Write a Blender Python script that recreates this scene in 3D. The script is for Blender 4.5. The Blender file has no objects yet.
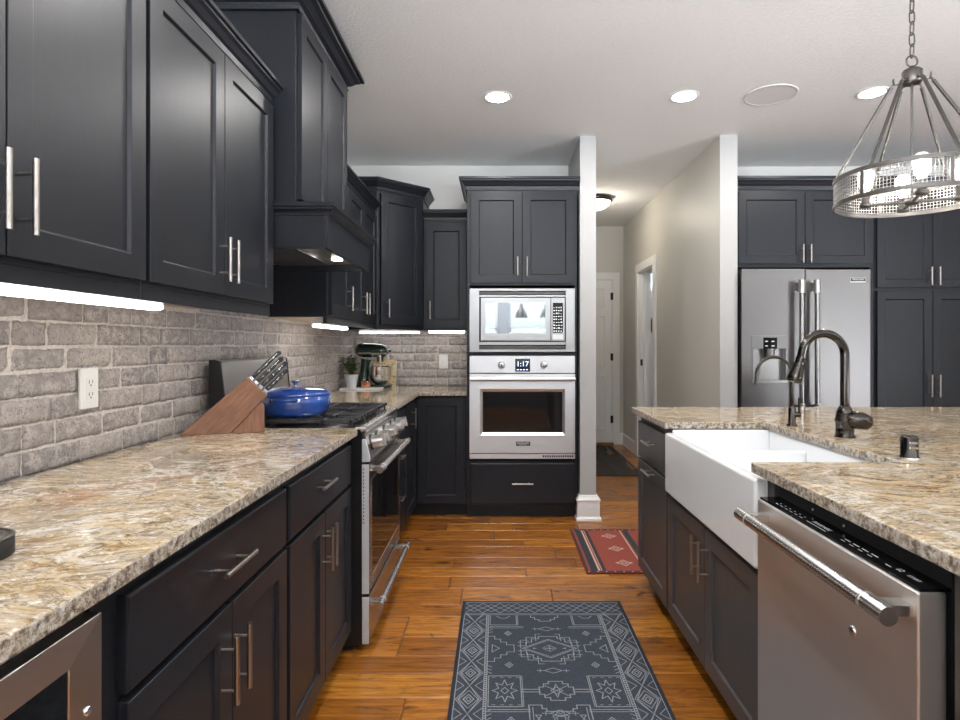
import bpy, bmesh, math, random
from mathutils import Vector, Matrix
random.seed(7)
PI = math.pi
S = bpy.context.scene
COL = S.collection

# ------------------------------------------------------------------ camera, world, light, exposure
EYE = 1.25
cam_d = bpy.data.cameras.new('camera')
cam = bpy.data.objects.new('camera', cam_d); COL.objects.link(cam)
cam.location = (0, 0, EYE); cam.rotation_euler = (PI/2, 0, 0)
cam_d.sensor_width = 36; cam_d.lens = 588/960*36
cam_d.shift_x = -17.5/960; cam_d.shift_y = -15/960
cam_d.clip_start = 0.05
S.camera = cam
S.view_settings.view_transform = 'Standard'
S.view_settings.look = 'None'
S.view_settings.gamma = 1
S.view_settings.use_curve_mapping = False
S.view_settings.exposure = 0.72

W = bpy.data.worlds.new('world'); S.world = W; W.use_nodes = True
wn = W.node_tree; wb = wn.nodes['Background']
_tc = wn.nodes.new('ShaderNodeTexCoord'); _sp = wn.nodes.new('ShaderNodeSeparateXYZ'); wn.links.new(_tc.outputs['Generated'], _sp.inputs[0])
_mr = wn.nodes.new('ShaderNodeMapRange'); _mr.inputs[1].default_value = -0.12; _mr.inputs[2].default_value = -0.02
wn.links.new(_sp.outputs[2], _mr.inputs[0])
LOWER_FILL, SKY_LIGHT = 29.0, 0.85          # bright lower half added to throw light up at the ceiling; dim sky above
_mx = wn.nodes.new('ShaderNodeMix'); _mx.data_type = 'RGBA'
_mx.inputs[6].default_value = (LOWER_FILL*0.90, LOWER_FILL*0.97, LOWER_FILL*1.04, 1)
_mx.inputs[7].default_value = (SKY_LIGHT*0.86, SKY_LIGHT*0.94, SKY_LIGHT, 1)
wn.links.new(_mr.outputs[0], _mx.inputs[0]); wn.links.new(_mx.outputs[2], wb.inputs[0]); wb.inputs[1].default_value = 1.0

def portal(name, loc, rot, sx, sy):
    d = bpy.data.lights.new(name, 'AREA'); d.shape = 'RECTANGLE'; d.size = sx; d.size_y = sy
    d.cycles.is_portal = True
    o = bpy.data.objects.new(name, d); COL.objects.link(o); o.location = loc; o.rotation_euler = rot
    return o
# the window openings behind the camera and the glazed doors on the right guide the daylight in
portal('daylight_rear_a', (-0.475, -3.41, 1.575), (PI/2, 0, 0), 0.95, 1.55)
portal('daylight_rear_b', (1.365, -3.41, 1.575), (PI/2, 0, 0), 2.27, 1.55)
portal('daylight_left_added', (-1.33, -2.1, 1.50), (PI/2, 0, -PI/2), 2.0, 1.7)  # opening added on the unseen left wall to light sink and island
portal('daylight_right', (5.44, -0.75, 1.18), (PI/2, 0, PI/2), 1.7, 2.36)

# ------------------------------------------------------------------ material helpers
def mat(name):
    m = bpy.data.materials.new(name); m.use_nodes = True
    nt = m.node_tree; return m, nt, nt.nodes['Principled BSDF']
def nd(nt, t, **kw):
    n = nt.nodes.new(t)
    for k, v in kw.items():
        if k in n.inputs.keys() if hasattr(n, 'inputs') else False: n.inputs[k].default_value = v
        else: setattr(n, k, v)
    return n
def lk(nt, a, b): nt.links.new(a, b)
def ramp(nt, fac, stops, interp='LINEAR'):
    r = nt.nodes.new('ShaderNodeValToRGB'); r.color_ramp.interpolation = interp
    el = r.color_ramp.elements
    while len(el) < len(stops): el.new(0.5)
    for e, (p, c) in zip(el, stops):
        e.position = p; e.color = (*c, 1) if len(c) == 3 else c
    lk(nt, fac, r.inputs[0]); return r.outputs[0]
def mixc(nt, fac, a, b, mode='MIX'):
    n = nt.nodes.new('ShaderNodeMix'); n.data_type = 'RGBA'; n.blend_type = mode
    for s, v in ((n.inputs[0], fac), (n.inputs[6], a), (n.inputs[7], b)):
        if isinstance(v, (int, float)): s.default_value = v
        elif isinstance(v, tuple): s.default_value = (*v, 1)
        else: lk(nt, v, s)
    return n.outputs[2]
def pos(nt, scale=(1, 1, 1), rot=(0, 0, 0), obj=False):
    m = nt.nodes.new('ShaderNodeMapping'); m.inputs['Scale'].default_value = scale; m.inputs['Rotation'].default_value = rot
    if obj:
        g = nt.nodes.new('ShaderNodeTexCoord'); lk(nt, g.outputs['Object'], m.inputs[0])
    else:
        g = nt.nodes.new('ShaderNodeNewGeometry'); lk(nt, g.outputs['Position'], m.inputs[0])
    return m.outputs[0]
def noise(nt, vec, scale, detail=4, rough=0.55, dist=0.0, out='Fac'):
    n = nt.nodes.new('ShaderNodeTexNoise'); n.inputs['Scale'].default_value = scale
    n.inputs['Detail'].default_value = detail; n.inputs['Roughness'].default_value = rough
    n.inputs['Distortion'].default_value = dist
    lk(nt, vec, n.inputs['Vector']); return n.outputs[out]
def bump(nt, bsdf, h, strength, dist=0.01):
    b = nt.nodes.new('ShaderNodeBump'); b.inputs['Strength'].default_value = strength; b.inputs['Distance'].default_value = dist
    lk(nt, h, b.inputs['Height']); lk(nt, b.outputs[0], bsdf.inputs['Normal'])

def plain(name, col, rough=0.5, metal=0.0, var=0.06, nscale=30, bmp=0.0, stretch=(1, 1, 1), spec=0.5, coat=0.0):
    m, nt, b = mat(name)
    v = noise(nt, pos(nt, stretch), nscale, 5)
    lo = tuple(max(0, c*(1-var)) for c in col); hi = tuple(min(1, c*(1+var)) for c in col)
    lk(nt, ramp(nt, v, [(0.3, lo), (0.7, hi)]), b.inputs['Base Color'])
    b.inputs['Roughness'].default_value = rough; b.inputs['Metallic'].default_value = metal
    b.inputs['Specular IOR Level'].default_value = spec
    if coat: b.inputs['Coat Weight'].default_value = coat; b.inputs['Coat Roughness'].default_value = 0.05
    if bmp: bump(nt, b, v, bmp, 0.002)
    return m
def emit(name, col, strength):
    m, nt, b = mat(name)
    b.inputs['Base Color'].default_value = (*col, 1)
    b.inputs['Emission Color'].default_value = (*col, 1); b.inputs['Emission Strength'].default_value = strength
    return m
def brushed(name, col, rough=0.28, stretch=(1, 1, 60), bmp=0.05):
    m, nt, b = mat(name)
    v = noise(nt, pos(nt, stretch), 14, 6, 0.7)
    lk(nt, ramp(nt, v, [(0.25, tuple(c*0.97 for c in col)), (0.75, tuple(min(1, c*1.03) for c in col))]), b.inputs['Base Color'])
    b.inputs['Metallic'].default_value = 1.0
    r = nt.nodes.new('ShaderNodeMapRange'); r.inputs[3].default_value = rough*0.92; r.inputs[4].default_value = rough*1.1
    lk(nt, v, r.inputs[0]); lk(nt, r.outputs[0], b.inputs['Roughness'])
    if bmp: bump(nt, b, v, bmp, 0.001)
    return m

M = {}
def make_cab(name, c):
    m, nt, b = mat(name)
    g = noise(nt, pos(nt, (22, 22, 1.6)), 6, 6, 0.65)
    lk(nt, ramp(nt, g, [(0.25, tuple(x*0.82 for x in c)), (0.75, tuple(x*1.2 for x in c))]), b.inputs['Base Color'])
    b.inputs['Roughness'].default_value = 0.36
    b.inputs['Specular IOR Level'].default_value = 0.32
    bump(nt, b, g, 0.06, 0.001)
    return m
M['cab'] = make_cab('charcoal_paint', (0.0125, 0.0138, 0.0180))
M['cab_island'] = make_cab('island_grey_lifted', (0.066, 0.063, 0.064))  # greyer island paint, raised further to carry reflected light in its colour
M['kick'] = plain('toe_kick_black', (0.012, 0.011, 0.011), 0.6)
M['inside'] = plain('cabinet_underside_maple', (0.50, 0.38, 0.25), 0.5, nscale=12, stretch=(8, 1, 8))
M['nickel'] = brushed('satin_nickel', (0.46, 0.42, 0.38), 0.28, (3, 3, 3), 0.0)
M['steel'] = brushed('brushed_stainless', (0.56, 0.54, 0.52), 0.30, (1, 1, 60), 0.0)
M['steel_oven'] = brushed('oven_stainless', (0.76, 0.765, 0.78), 0.40, (1, 1, 60), 0.0)
M['steel_v'] = brushed('brushed_stainless_upright', (0.50, 0.475, 0.455), 0.36, (60, 60, 1), 0.0)
M['steel_bright'] = brushed('polished_stainless', (0.66, 0.65, 0.64), 0.17, (3, 3, 40), 0.0)
M['steel_dw'] = brushed('satin_stainless', (0.80, 0.77, 0.74), 0.45, (60, 60, 1), 0.0)
M['steel_fridge'] = brushed('grey_stainless', (0.19, 0.18, 0.175), 0.32, (60, 60, 1), 0.0)
M['steel_micro'] = brushed('microwave_stainless', (0.36, 0.355, 0.35), 0.34, (1, 1, 60), 0.0)
M['steel_bar'] = plain('brushed_bar_steel', (0.66, 0.645, 0.63), 0.26, 1.0, 0.01, 3)
M['steel_range'] = brushed('range_stainless', (0.36, 0.35, 0.345), 0.26, (60, 60, 1), 0.0)
M['mirror'] = plain('mirrored_glass', (0.60, 0.64, 0.68), 0.03, 1.0, 0.02)
M['black_glass'] = plain('black_glass', (0.006, 0.006, 0.007), 0.05, 0.0, 0.05, spec=0.4)
M['black'] = plain('black_enamel', (0.010, 0.010, 0.011), 0.3)
M['black_matte'] = plain('black_plastic', (0.018, 0.018, 0.019), 0.55)
M['iron'] = plain('cast_iron', (0.018, 0.018, 0.019), 0.42, 0.0, 0.2, 200, 0.2)
M['white_mark'] = plain('white_print', (0.75, 0.76, 0.78), 0.5)
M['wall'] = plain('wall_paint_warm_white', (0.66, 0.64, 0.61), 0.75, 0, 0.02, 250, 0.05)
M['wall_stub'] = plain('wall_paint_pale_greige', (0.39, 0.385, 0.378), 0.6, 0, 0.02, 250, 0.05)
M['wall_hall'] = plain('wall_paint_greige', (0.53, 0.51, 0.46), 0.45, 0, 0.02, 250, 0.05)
M['trim'] = plain('trim_paint_white', (0.74, 0.73, 0.71), 0.4, 0, 0.02)
M['white_plastic'] = plain('white_plastic', (0.80, 0.79, 0.77), 0.35, 0, 0.02)
M['dark'] = plain('dark_slot', (0.03, 0.03, 0.03), 0.6)
M['ceramic'] = plain('white_fireclay', (0.86, 0.87, 0.88), 0.12, 0, 0.015, 6, coat=0.4)
M['bronze'] = brushed('dark_bronze', (0.075, 0.066, 0.060), 0.13, (10, 10, 10), 0.0)
M['chrome'] = plain('chrome', (0.8, 0.8, 0.82), 0.08, 1.0, 0.03)
M['pewter'] = brushed('weathered_grey_metal', (0.13, 0.122, 0.115), 0.42, (20, 20, 20), 0.0)
M['mesh'] = plain('silver_wire', (0.30, 0.29, 0.28), 0.35, 1.0, 0.08)
M['lamp'] = emit('lamp_diffuser_white', (1.0, 0.975, 0.95), 200.0)
M['led'] = emit('led_lens_white', (1.0, 0.98, 0.96), 7.0)
M['bulb'] = emit('glowing_filament', (1.0, 0.94, 0.87), 560.0)
M['dome'] = emit('frosted_dome_glass', (1.0, 0.94, 0.82), 4.0)
M['display'] = emit('blue_digits', (0.55, 0.65, 1.0), 0.9)
M['copper'] = brushed('copper', (0.72, 0.34, 0.20), 0.16, (1, 1, 20), 0.0)
M['green_enamel'] = plain('dark_green_enamel', (0.016, 0.035, 0.026), 0.16, 0, 0.1, coat=0.5)
M['pot_white'] = plain('grey_white_ceramic', (0.55, 0.56, 0.56), 0.5, 0, 0.12, 90)
M['leaf'] = plain('leaf_green', (0.075, 0.115, 0.03), 0.45, 0, 0.45, 60)
M['soil'] = plain('soil', (0.04, 0.028, 0.02), 0.9)
M['grille'] = plain('speaker_grille_fabric', (0.66, 0.65, 0.64), 0.9, 0, 0.03, 400)
M['steel_side'] = plain('lit_steel_edge', (0.60, 0.61, 0.63), 0.45, 0.35, 0.03)  # range side strip: the bright window reflection is put into its paler colour
M['marble'] = plain('white_marble', (0.72, 0.71, 0.70), 0.25, 0, 0.1, 14)
M['fabric_black'] = plain('door_bolster_black', (0.012, 0.012, 0.012), 0.7)
M['wall_backlit'] = plain('wall_backlit_grey', (0.20, 0.20, 0.20), 0.7)  # backlit shade of the rear wall is put into this grey
M['blind'] = plain('grey_blind_slat', (0.30, 0.31, 0.32), 0.5, 0, 0.02)
M['laundry_wall'] = plain('wall_paint_blue_grey', (0.42, 0.47, 0.52), 0.6, 0, 0.02)

def make_blue():
    m, nt, b = mat('blue_enamel')
    z = nt.nodes.new('ShaderNodeTexCoord')
    n = noise(nt, pos(nt), 9, 3)
    lk(nt, ramp(nt, n, [(0.3, (0.010, 0.040, 0.20)), (0.7, (0.018, 0.075, 0.33))]), b.inputs['Base Color'])
    b.inputs['Roughness'].default_value = 0.12; b.inputs['Coat Weight'].default_value = 0.6
    return m
M['blue'] = make_blue()

def make_granite(name, cream, gold, grey, dark, goldamt):
    m, nt, b = mat(name)
    p = pos(nt)
    w = noise(nt, p, 2.2, 3, 0.5, 0, 'Color')
    vm = nt.nodes.new('ShaderNodeVectorMath'); vm.operation = 'MULTIPLY_ADD'
    vm.inputs[1].default_value = (0.35, 0.35, 0.35); lk(nt, w, vm.inputs[0]); lk(nt, p, vm.inputs[2])
    wp = vm.outputs[0]
    mp = nt.nodes.new('ShaderNodeMapping'); mp.inputs['Scale'].default_value = (3.4, 12.5, 12.5)
    mp.inputs['Rotation'].default_value = (0, 0, 0.16); lk(nt, wp, mp.inputs[0])
    streak = noise(nt, mp.outputs[0], 2.6, 8, 0.68)
    patch = noise(nt, wp, 2.6, 4, 0.6)
    base = ramp(nt, streak, [(0.30, dark), (0.40, gold), (0.50, cream), (0.58, grey), (0.68, cream)])
    goldp = ramp(nt, patch, [(0.50, (0, 0, 0)), (0.66, (goldamt,)*3)])
    c1 = mixc(nt, goldp, base, tuple(x*0.95 for x in gold))
    tp = ramp(nt, noise(nt, wp, 1.9, 3, 0.55, 0.2), [(0.50, (0, 0, 0)), (0.62, (0.6,)*3)])
    c1 = mixc(nt, tp, c1, tuple(x*0.62 for x in grey))
    wv = ramp(nt, noise(nt, wp, 3.0, 6, 0.6, 0.9), [(0.47, (0, 0, 0)), (0.50, (0.75,)*3), (0.53, (0, 0, 0))])
    c1 = mixc(nt, wv, c1, (0.66, 0.62, 0.55))
    rust = ramp(nt, noise(nt, wp, 3.7, 4, 0.6, 0.4), [(0.60, (0, 0, 0)), (0.72, (0.65,)*3)])
    c1 = mixc(nt, rust, c1, (0.36, 0.16, 0.065))
    vein = ramp(nt, noise(nt, mp.outputs[0], 1.1, 9, 0.72, 0.5), [(0.475, (0, 0, 0)), (0.50, (0.8,)*3), (0.525, (0, 0, 0))])
    c2 = mixc(nt, vein, c1, dark)
    md = nt.nodes.new('ShaderNodeMapping'); md.inputs['Scale'].default_value = (16, 75, 75); md.inputs['Rotation'].default_value = (0, 0, 0.16); lk(nt, wp, md.inputs[0])
    dash = noise(nt, md.outputs[0], 1.0, 5, 0.7, 0.3)
    c2 = mixc(nt, ramp(nt, dash, [(0.34, (0.8,)*3), (0.46, (0, 0, 0))]), c2, tuple(x*0.9 for x in dark))
    c2 = mixc(nt, ramp(nt, dash, [(0.56, (0, 0, 0)), (0.70, (0.55,)*3)]), c2, (0.72, 0.64, 0.48))
    sp = noise(nt, p, 130, 4, 0.7)
    c3 = mixc(nt, ramp(nt, sp, [(0.30, (0.75,)*3), (0.42, (0, 0, 0))]), c2, tuple(x*0.35 for x in dark))
    sp2 = noise(nt, p, 75, 3, 0.6)
    c4 = mixc(nt, ramp(nt, sp2, [(0.58, (0, 0, 0)), (0.70, (0.6,)*3)]), c3, (0.80, 0.76, 0.68))
    # the rough chiselled edge shows greyer, more speckled stone
    g = nt.nodes.new('ShaderNodeNewGeometry'); sx = nt.nodes.new('ShaderNodeSeparateXYZ'); lk(nt, g.outputs['Normal'], sx.inputs[0])
    edge = ramp(nt, sx.outputs[2], [(0.3, (1, 1, 1)), (0.8, (0, 0, 0))])
    vor = noise(nt, p, 62, 5, 0.75)
    ec = ramp(nt, vor, [(0.36, (0.03, 0.028, 0.026)), (0.44, (0.17, 0.14, 0.115)), (0.50, (0.42, 0.34, 0.24)), (0.57, (0.55, 0.53, 0.50)), (0.68, (0.66, 0.65, 0.63))])
    ec2 = mixc(nt, 0.88, c4, ec)
    lk(nt, mixc(nt, edge, c4, ec2), b.inputs['Base Color'])
    b.inputs['Roughness'].default_value = 0.07
    rr = nt.nodes.new('ShaderNodeMapRange'); rr.inputs[3].default_value = 0.07; rr.inputs[4].default_value = 0.38
    lk(nt, edge, rr.inputs[0]); lk(nt, rr.outputs[0], b.inputs['Roughness'])
    eb = nt.nodes.new('ShaderNodeMath'); eb.operation = 'MULTIPLY'; lk(nt, vor, eb.inputs[0]); lk(nt, edge, eb.inputs[1])
    bump(nt, b, eb.outputs[0], 0.9, 0.010)
    return m
M['granite'] = make_granite('cream_gold_granite', (0.50, 0.40, 0.265), (0.31, 0.20, 0.08), (0.38, 0.33, 0.275), (0.13, 0.085, 0.05), 0.5)
M['granite_island'] = make_granite('tan_brown_granite', (0.58, 0.45, 0.29), (0.40, 0.25, 0.10), (0.46, 0.39, 0.30), (0.13, 0.09, 0.055), 0.6)

def make_brick():
    m, nt, b = mat('whitewashed_brick')
    a = nt.nodes.new('ShaderNodeAttribute'); a.attribute_name = 'tone'
    p = pos(nt)
    n1 = noise(nt, p, 34, 7, 0.75); n2 = noise(nt, p, 120, 5, 0.75); n3 = noise(nt, p, 7, 4, 0.6)
    c = mixc(nt, ramp(nt, n1, [(0.46, (0, 0, 0)), (0.58, (0.85,)*3)]), a.outputs['Color'], (0.60, 0.55, 0.51))
    c = mixc(nt, ramp(nt, n2, [(0.36, (0.85,)*3), (0.47, (0, 0, 0))]), c, (0.15, 0.135, 0.13))
    c = mixc(nt, ramp(nt, n3, [(0.48, (0, 0, 0)), (0.66, (0.5,)*3)]), c, (0.30, 0.27, 0.265))
    lk(nt, c, b.inputs['Base Color']); b.inputs['Roughness'].default_value = 0.85
    ad = nt.nodes.new('ShaderNodeMath'); ad.operation = 'ADD'; lk(nt, n1, ad.inputs[0]); lk(nt, n2, ad.inputs[1])
    bump(nt, b, ad.outputs[0], 1.0, 0.006)
    return m
M['brick'] = make_brick()
M['mortar'] = plain('pale_mortar', (0.58, 0.535, 0.49), 0.9, 0, 0.2, 120, 0.6)

def make_floor():
    m, nt, b = mat('hand_scraped_hickory')
    a = nt.nodes.new('ShaderNodeAttribute'); a.attribute_name = 'tone'
    p = pos(nt)
    off = nt.nodes.new('ShaderNodeVectorMath'); off.operation = 'MULTIPLY_ADD'; off.inputs[1].default_value = (7, 3, 0)
    lk(nt, a.outputs['Color'], off.inputs[0]); lk(nt, p, off.inputs[2])
    mp = nt.nodes.new('ShaderNodeMapping'); mp.inputs['Scale'].default_value = (1.6, 14, 1); lk(nt, off.outputs[0], mp.inputs[0])
    grain = noise(nt, mp.outputs[0], 3.0, 8, 0.65, 0.6)
    mp2 = nt.nodes.new('ShaderNodeMapping'); mp2.inputs['Scale'].default_value = (3, 8, 1); lk(nt, off.outputs[0], mp2.inputs[0])
    blot = noise(nt, mp2.outputs[0], 2.0, 5, 0.6, 0.8)
    sep = nt.nodes.new('ShaderNodeSeparateColor'); lk(nt, a.outputs['Color'], sep.inputs[0])
    base = ramp(nt, sep.outputs[0], [(0.0, (0.24, 0.082, 0.011)), (0.5, (0.40, 0.145, 0.017)), (1.0, (0.50, 0.205, 0.028))])
    c = mixc(nt, ramp(nt, grain, [(0.35, (0.75,)*3), (0.58, (0, 0, 0))]), base, (0.13, 0.042, 0.010))
    c = mixc(nt, ramp(nt, blot, [(0.28, (0.9,)*3), (0.42, (0, 0, 0))]), c, (0.055, 0.018, 0.006))
    lk(nt, c, b.inputs['Base Color'])
    b.inputs['Roughness'].default_value = 0.22
    mp3 = nt.nodes.new('ShaderNodeMapping'); mp3.inputs['Scale'].default_value = (0.9, 42, 1); lk(nt, p, mp3.inputs[0])
    scr = noise(nt, mp3.outputs[0], 1.6, 3, 0.5)
    ad = nt.nodes.new('ShaderNodeMath'); ad.operation = 'MULTIPLY_ADD'; ad.inputs[1].default_value = 0.25
    lk(nt, grain, ad.inputs[0]); lk(nt, scr, ad.inputs[2])
    bump(nt, b, ad.outputs[0], 0.55, 0.007)
    return m
M['wood_floor'] = make_floor()
M['floor_gap'] = plain('floor_gap_dark', (0.035, 0.014, 0.006), 0.6)

def make_ceiling():
    m, nt, b = mat('orange_peel_ceiling')
    n = noise(nt, pos(nt), 62, 4, 0.6)
    b.inputs['Base Color'].default_value = (0.70, 0.69, 0.68, 1)
    lk(nt, ramp(nt, n, [(0.3, (0.78, 0.775, 0.77)), (0.7, (0.83, 0.825, 0.82))]), b.inputs['Base Color'])
    b.inputs['Roughness'].default_value = 0.9; bump(nt, b, n, 0.6, 0.007)
    return m
M['ceiling'] = make_ceiling()

def make_walnut(name, lo, hi, ang):
    m, nt, b = mat(name)
    p1 = pos(nt, (1, 1, 1), (0, ang, 0), True)
    m2 = nt.nodes.new('ShaderNodeMapping'); m2.inputs['Scale'].default_value = (2.2, 26, 26); lk(nt, p1, m2.inputs[0])
    g = noise(nt, m2.outputs[0], 4, 5, 0.6, 0.8); h = noise(nt, p1, 11, 3, 0.5)
    c = ramp(nt, g, [(0.3, lo), (0.7, hi)])
    c = mixc(nt, ramp(nt, h, [(0.45, (0, 0, 0)), (0.70, (0.55,)*3)]), c, tuple(x*0.6 for x in lo))
    lk(nt, c, b.inputs['Base Color']); b.inputs['Roughness'].default_value = 0.38
    return m
M['walnut'] = make_walnut('walnut_block', (0.14, 0.058, 0.030), (0.29, 0.135, 0.072), PI/4)
M['walnut_wedge'] = make_walnut('walnut_wedge', (0.13, 0.054, 0.028), (0.26, 0.12, 0.064), PI/2)
def make_rug(name, lo, hi, scale=220):
    m, nt, b = mat(name)
    n = noise(nt, pos(nt, (1, 3, 1)), scale, 4, 0.7)
    lk(nt, ramp(nt, n, [(0.3, lo), (0.7, hi)]), b.inputs['Base Color']); b.inputs['Roughness'].default_value = 0.95
    b.inputs['Specular IOR Level'].default_value = 0.1
    bump(nt, b, n, 0.5, 0.003); return m
M['rug_navy'] = make_rug('rug_slate_blue', (0.022, 0.027, 0.037), (0.080, 0.091, 0.112))
M['rug_edge'] = make_rug('rug_edge_navy', (0.016, 0.020, 0.030), (0.045, 0.052, 0.068))
M['rug_pale'] = make_rug('rug_pale_yarn', (0.15, 0.165, 0.18), (0.40, 0.41, 0.42))
M['rug_red'] = make_rug('rug_faded_red', (0.17, 0.035, 0.028), (0.36, 0.10, 0.075), 120)
M['rug_dred'] = make_rug('rug_dark_red', (0.09, 0.018, 0.020), (0.18, 0.04, 0.04))
M['rug_blk'] = make_rug('rug_charcoal', (0.025, 0.03, 0.034), (0.06, 0.07, 0.075))
M['rug_pink'] = make_rug('rug_pale_pink', (0.42, 0.30, 0.24), (0.62, 0.48, 0.40))
M['rug_brown'] = make_rug('rug_dark_brown', (0.028, 0.021, 0.017), (0.075, 0.055, 0.042))
M['rug_tan'] = make_rug('rug_tan', (0.10, 0.075, 0.055), (0.2, 0.16, 0.12))
def make_photo_card():
    m, nt, b = mat('food_photo_print')
    n = noise(nt, pos(nt), 26, 4, 0.6, 0.4)
    lk(nt, ramp(nt, n, [(0.30, (0.10, 0.045, 0.03)), (0.43, (0.42, 0.30, 0.17)), (0.52, (0.62, 0.52, 0.36)), (0.62, (0.60, 0.40, 0.09)), (0.72, (0.10, 0.11, 0.04))]), b.inputs['Base Color'])
    b.inputs['Roughness'].default_value = 0.25; return m
M['print'] = make_photo_card()
def make_glass():
    m, nt, b = mat('clear_window_glass')
    b.inputs['Base Color'].default_value = (0.95, 0.98, 1, 1); b.inputs['Roughness'].default_value = 0.0
    tr = nt.nodes.new('ShaderNodeBsdfTransparent'); mx = nt.nodes.new('ShaderNodeMixShader'); mx.inputs[0].default_value = 0.08
    lk(nt, tr.outputs[0], mx.inputs[1]); lk(nt, b.outputs[0], mx.inputs[2])
    lk(nt, mx.outputs[0], nt.nodes['Material Output'].inputs[0]); return m
M['glass'] = make_glass()
def make_bulb_glass():
    m, nt, b = mat('bulb_glass_halo')
    b.inputs['Base Color'].default_value = (1, 0.97, 0.92, 1); b.inputs['Roughness'].default_value = 0.05
    b.inputs['Emission Color'].default_value = (1.0, 0.86, 0.66, 1); b.inputs['Emission Strength'].default_value = 1.3  # amber glow put into the glass as the filament's halo
    tr = nt.nodes.new('ShaderNodeBsdfTransparent'); mx = nt.nodes.new('ShaderNodeMixShader'); mx.inputs[0].default_value = 0.30
    lk(nt, tr.outputs[0], mx.inputs[1]); lk(nt, b.outputs[0], mx.inputs[2])
    lk(nt, mx.outputs[0], nt.nodes['Material Output'].inputs[0]); return m
M['bulb_glass'] = make_bulb_glass()

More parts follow.
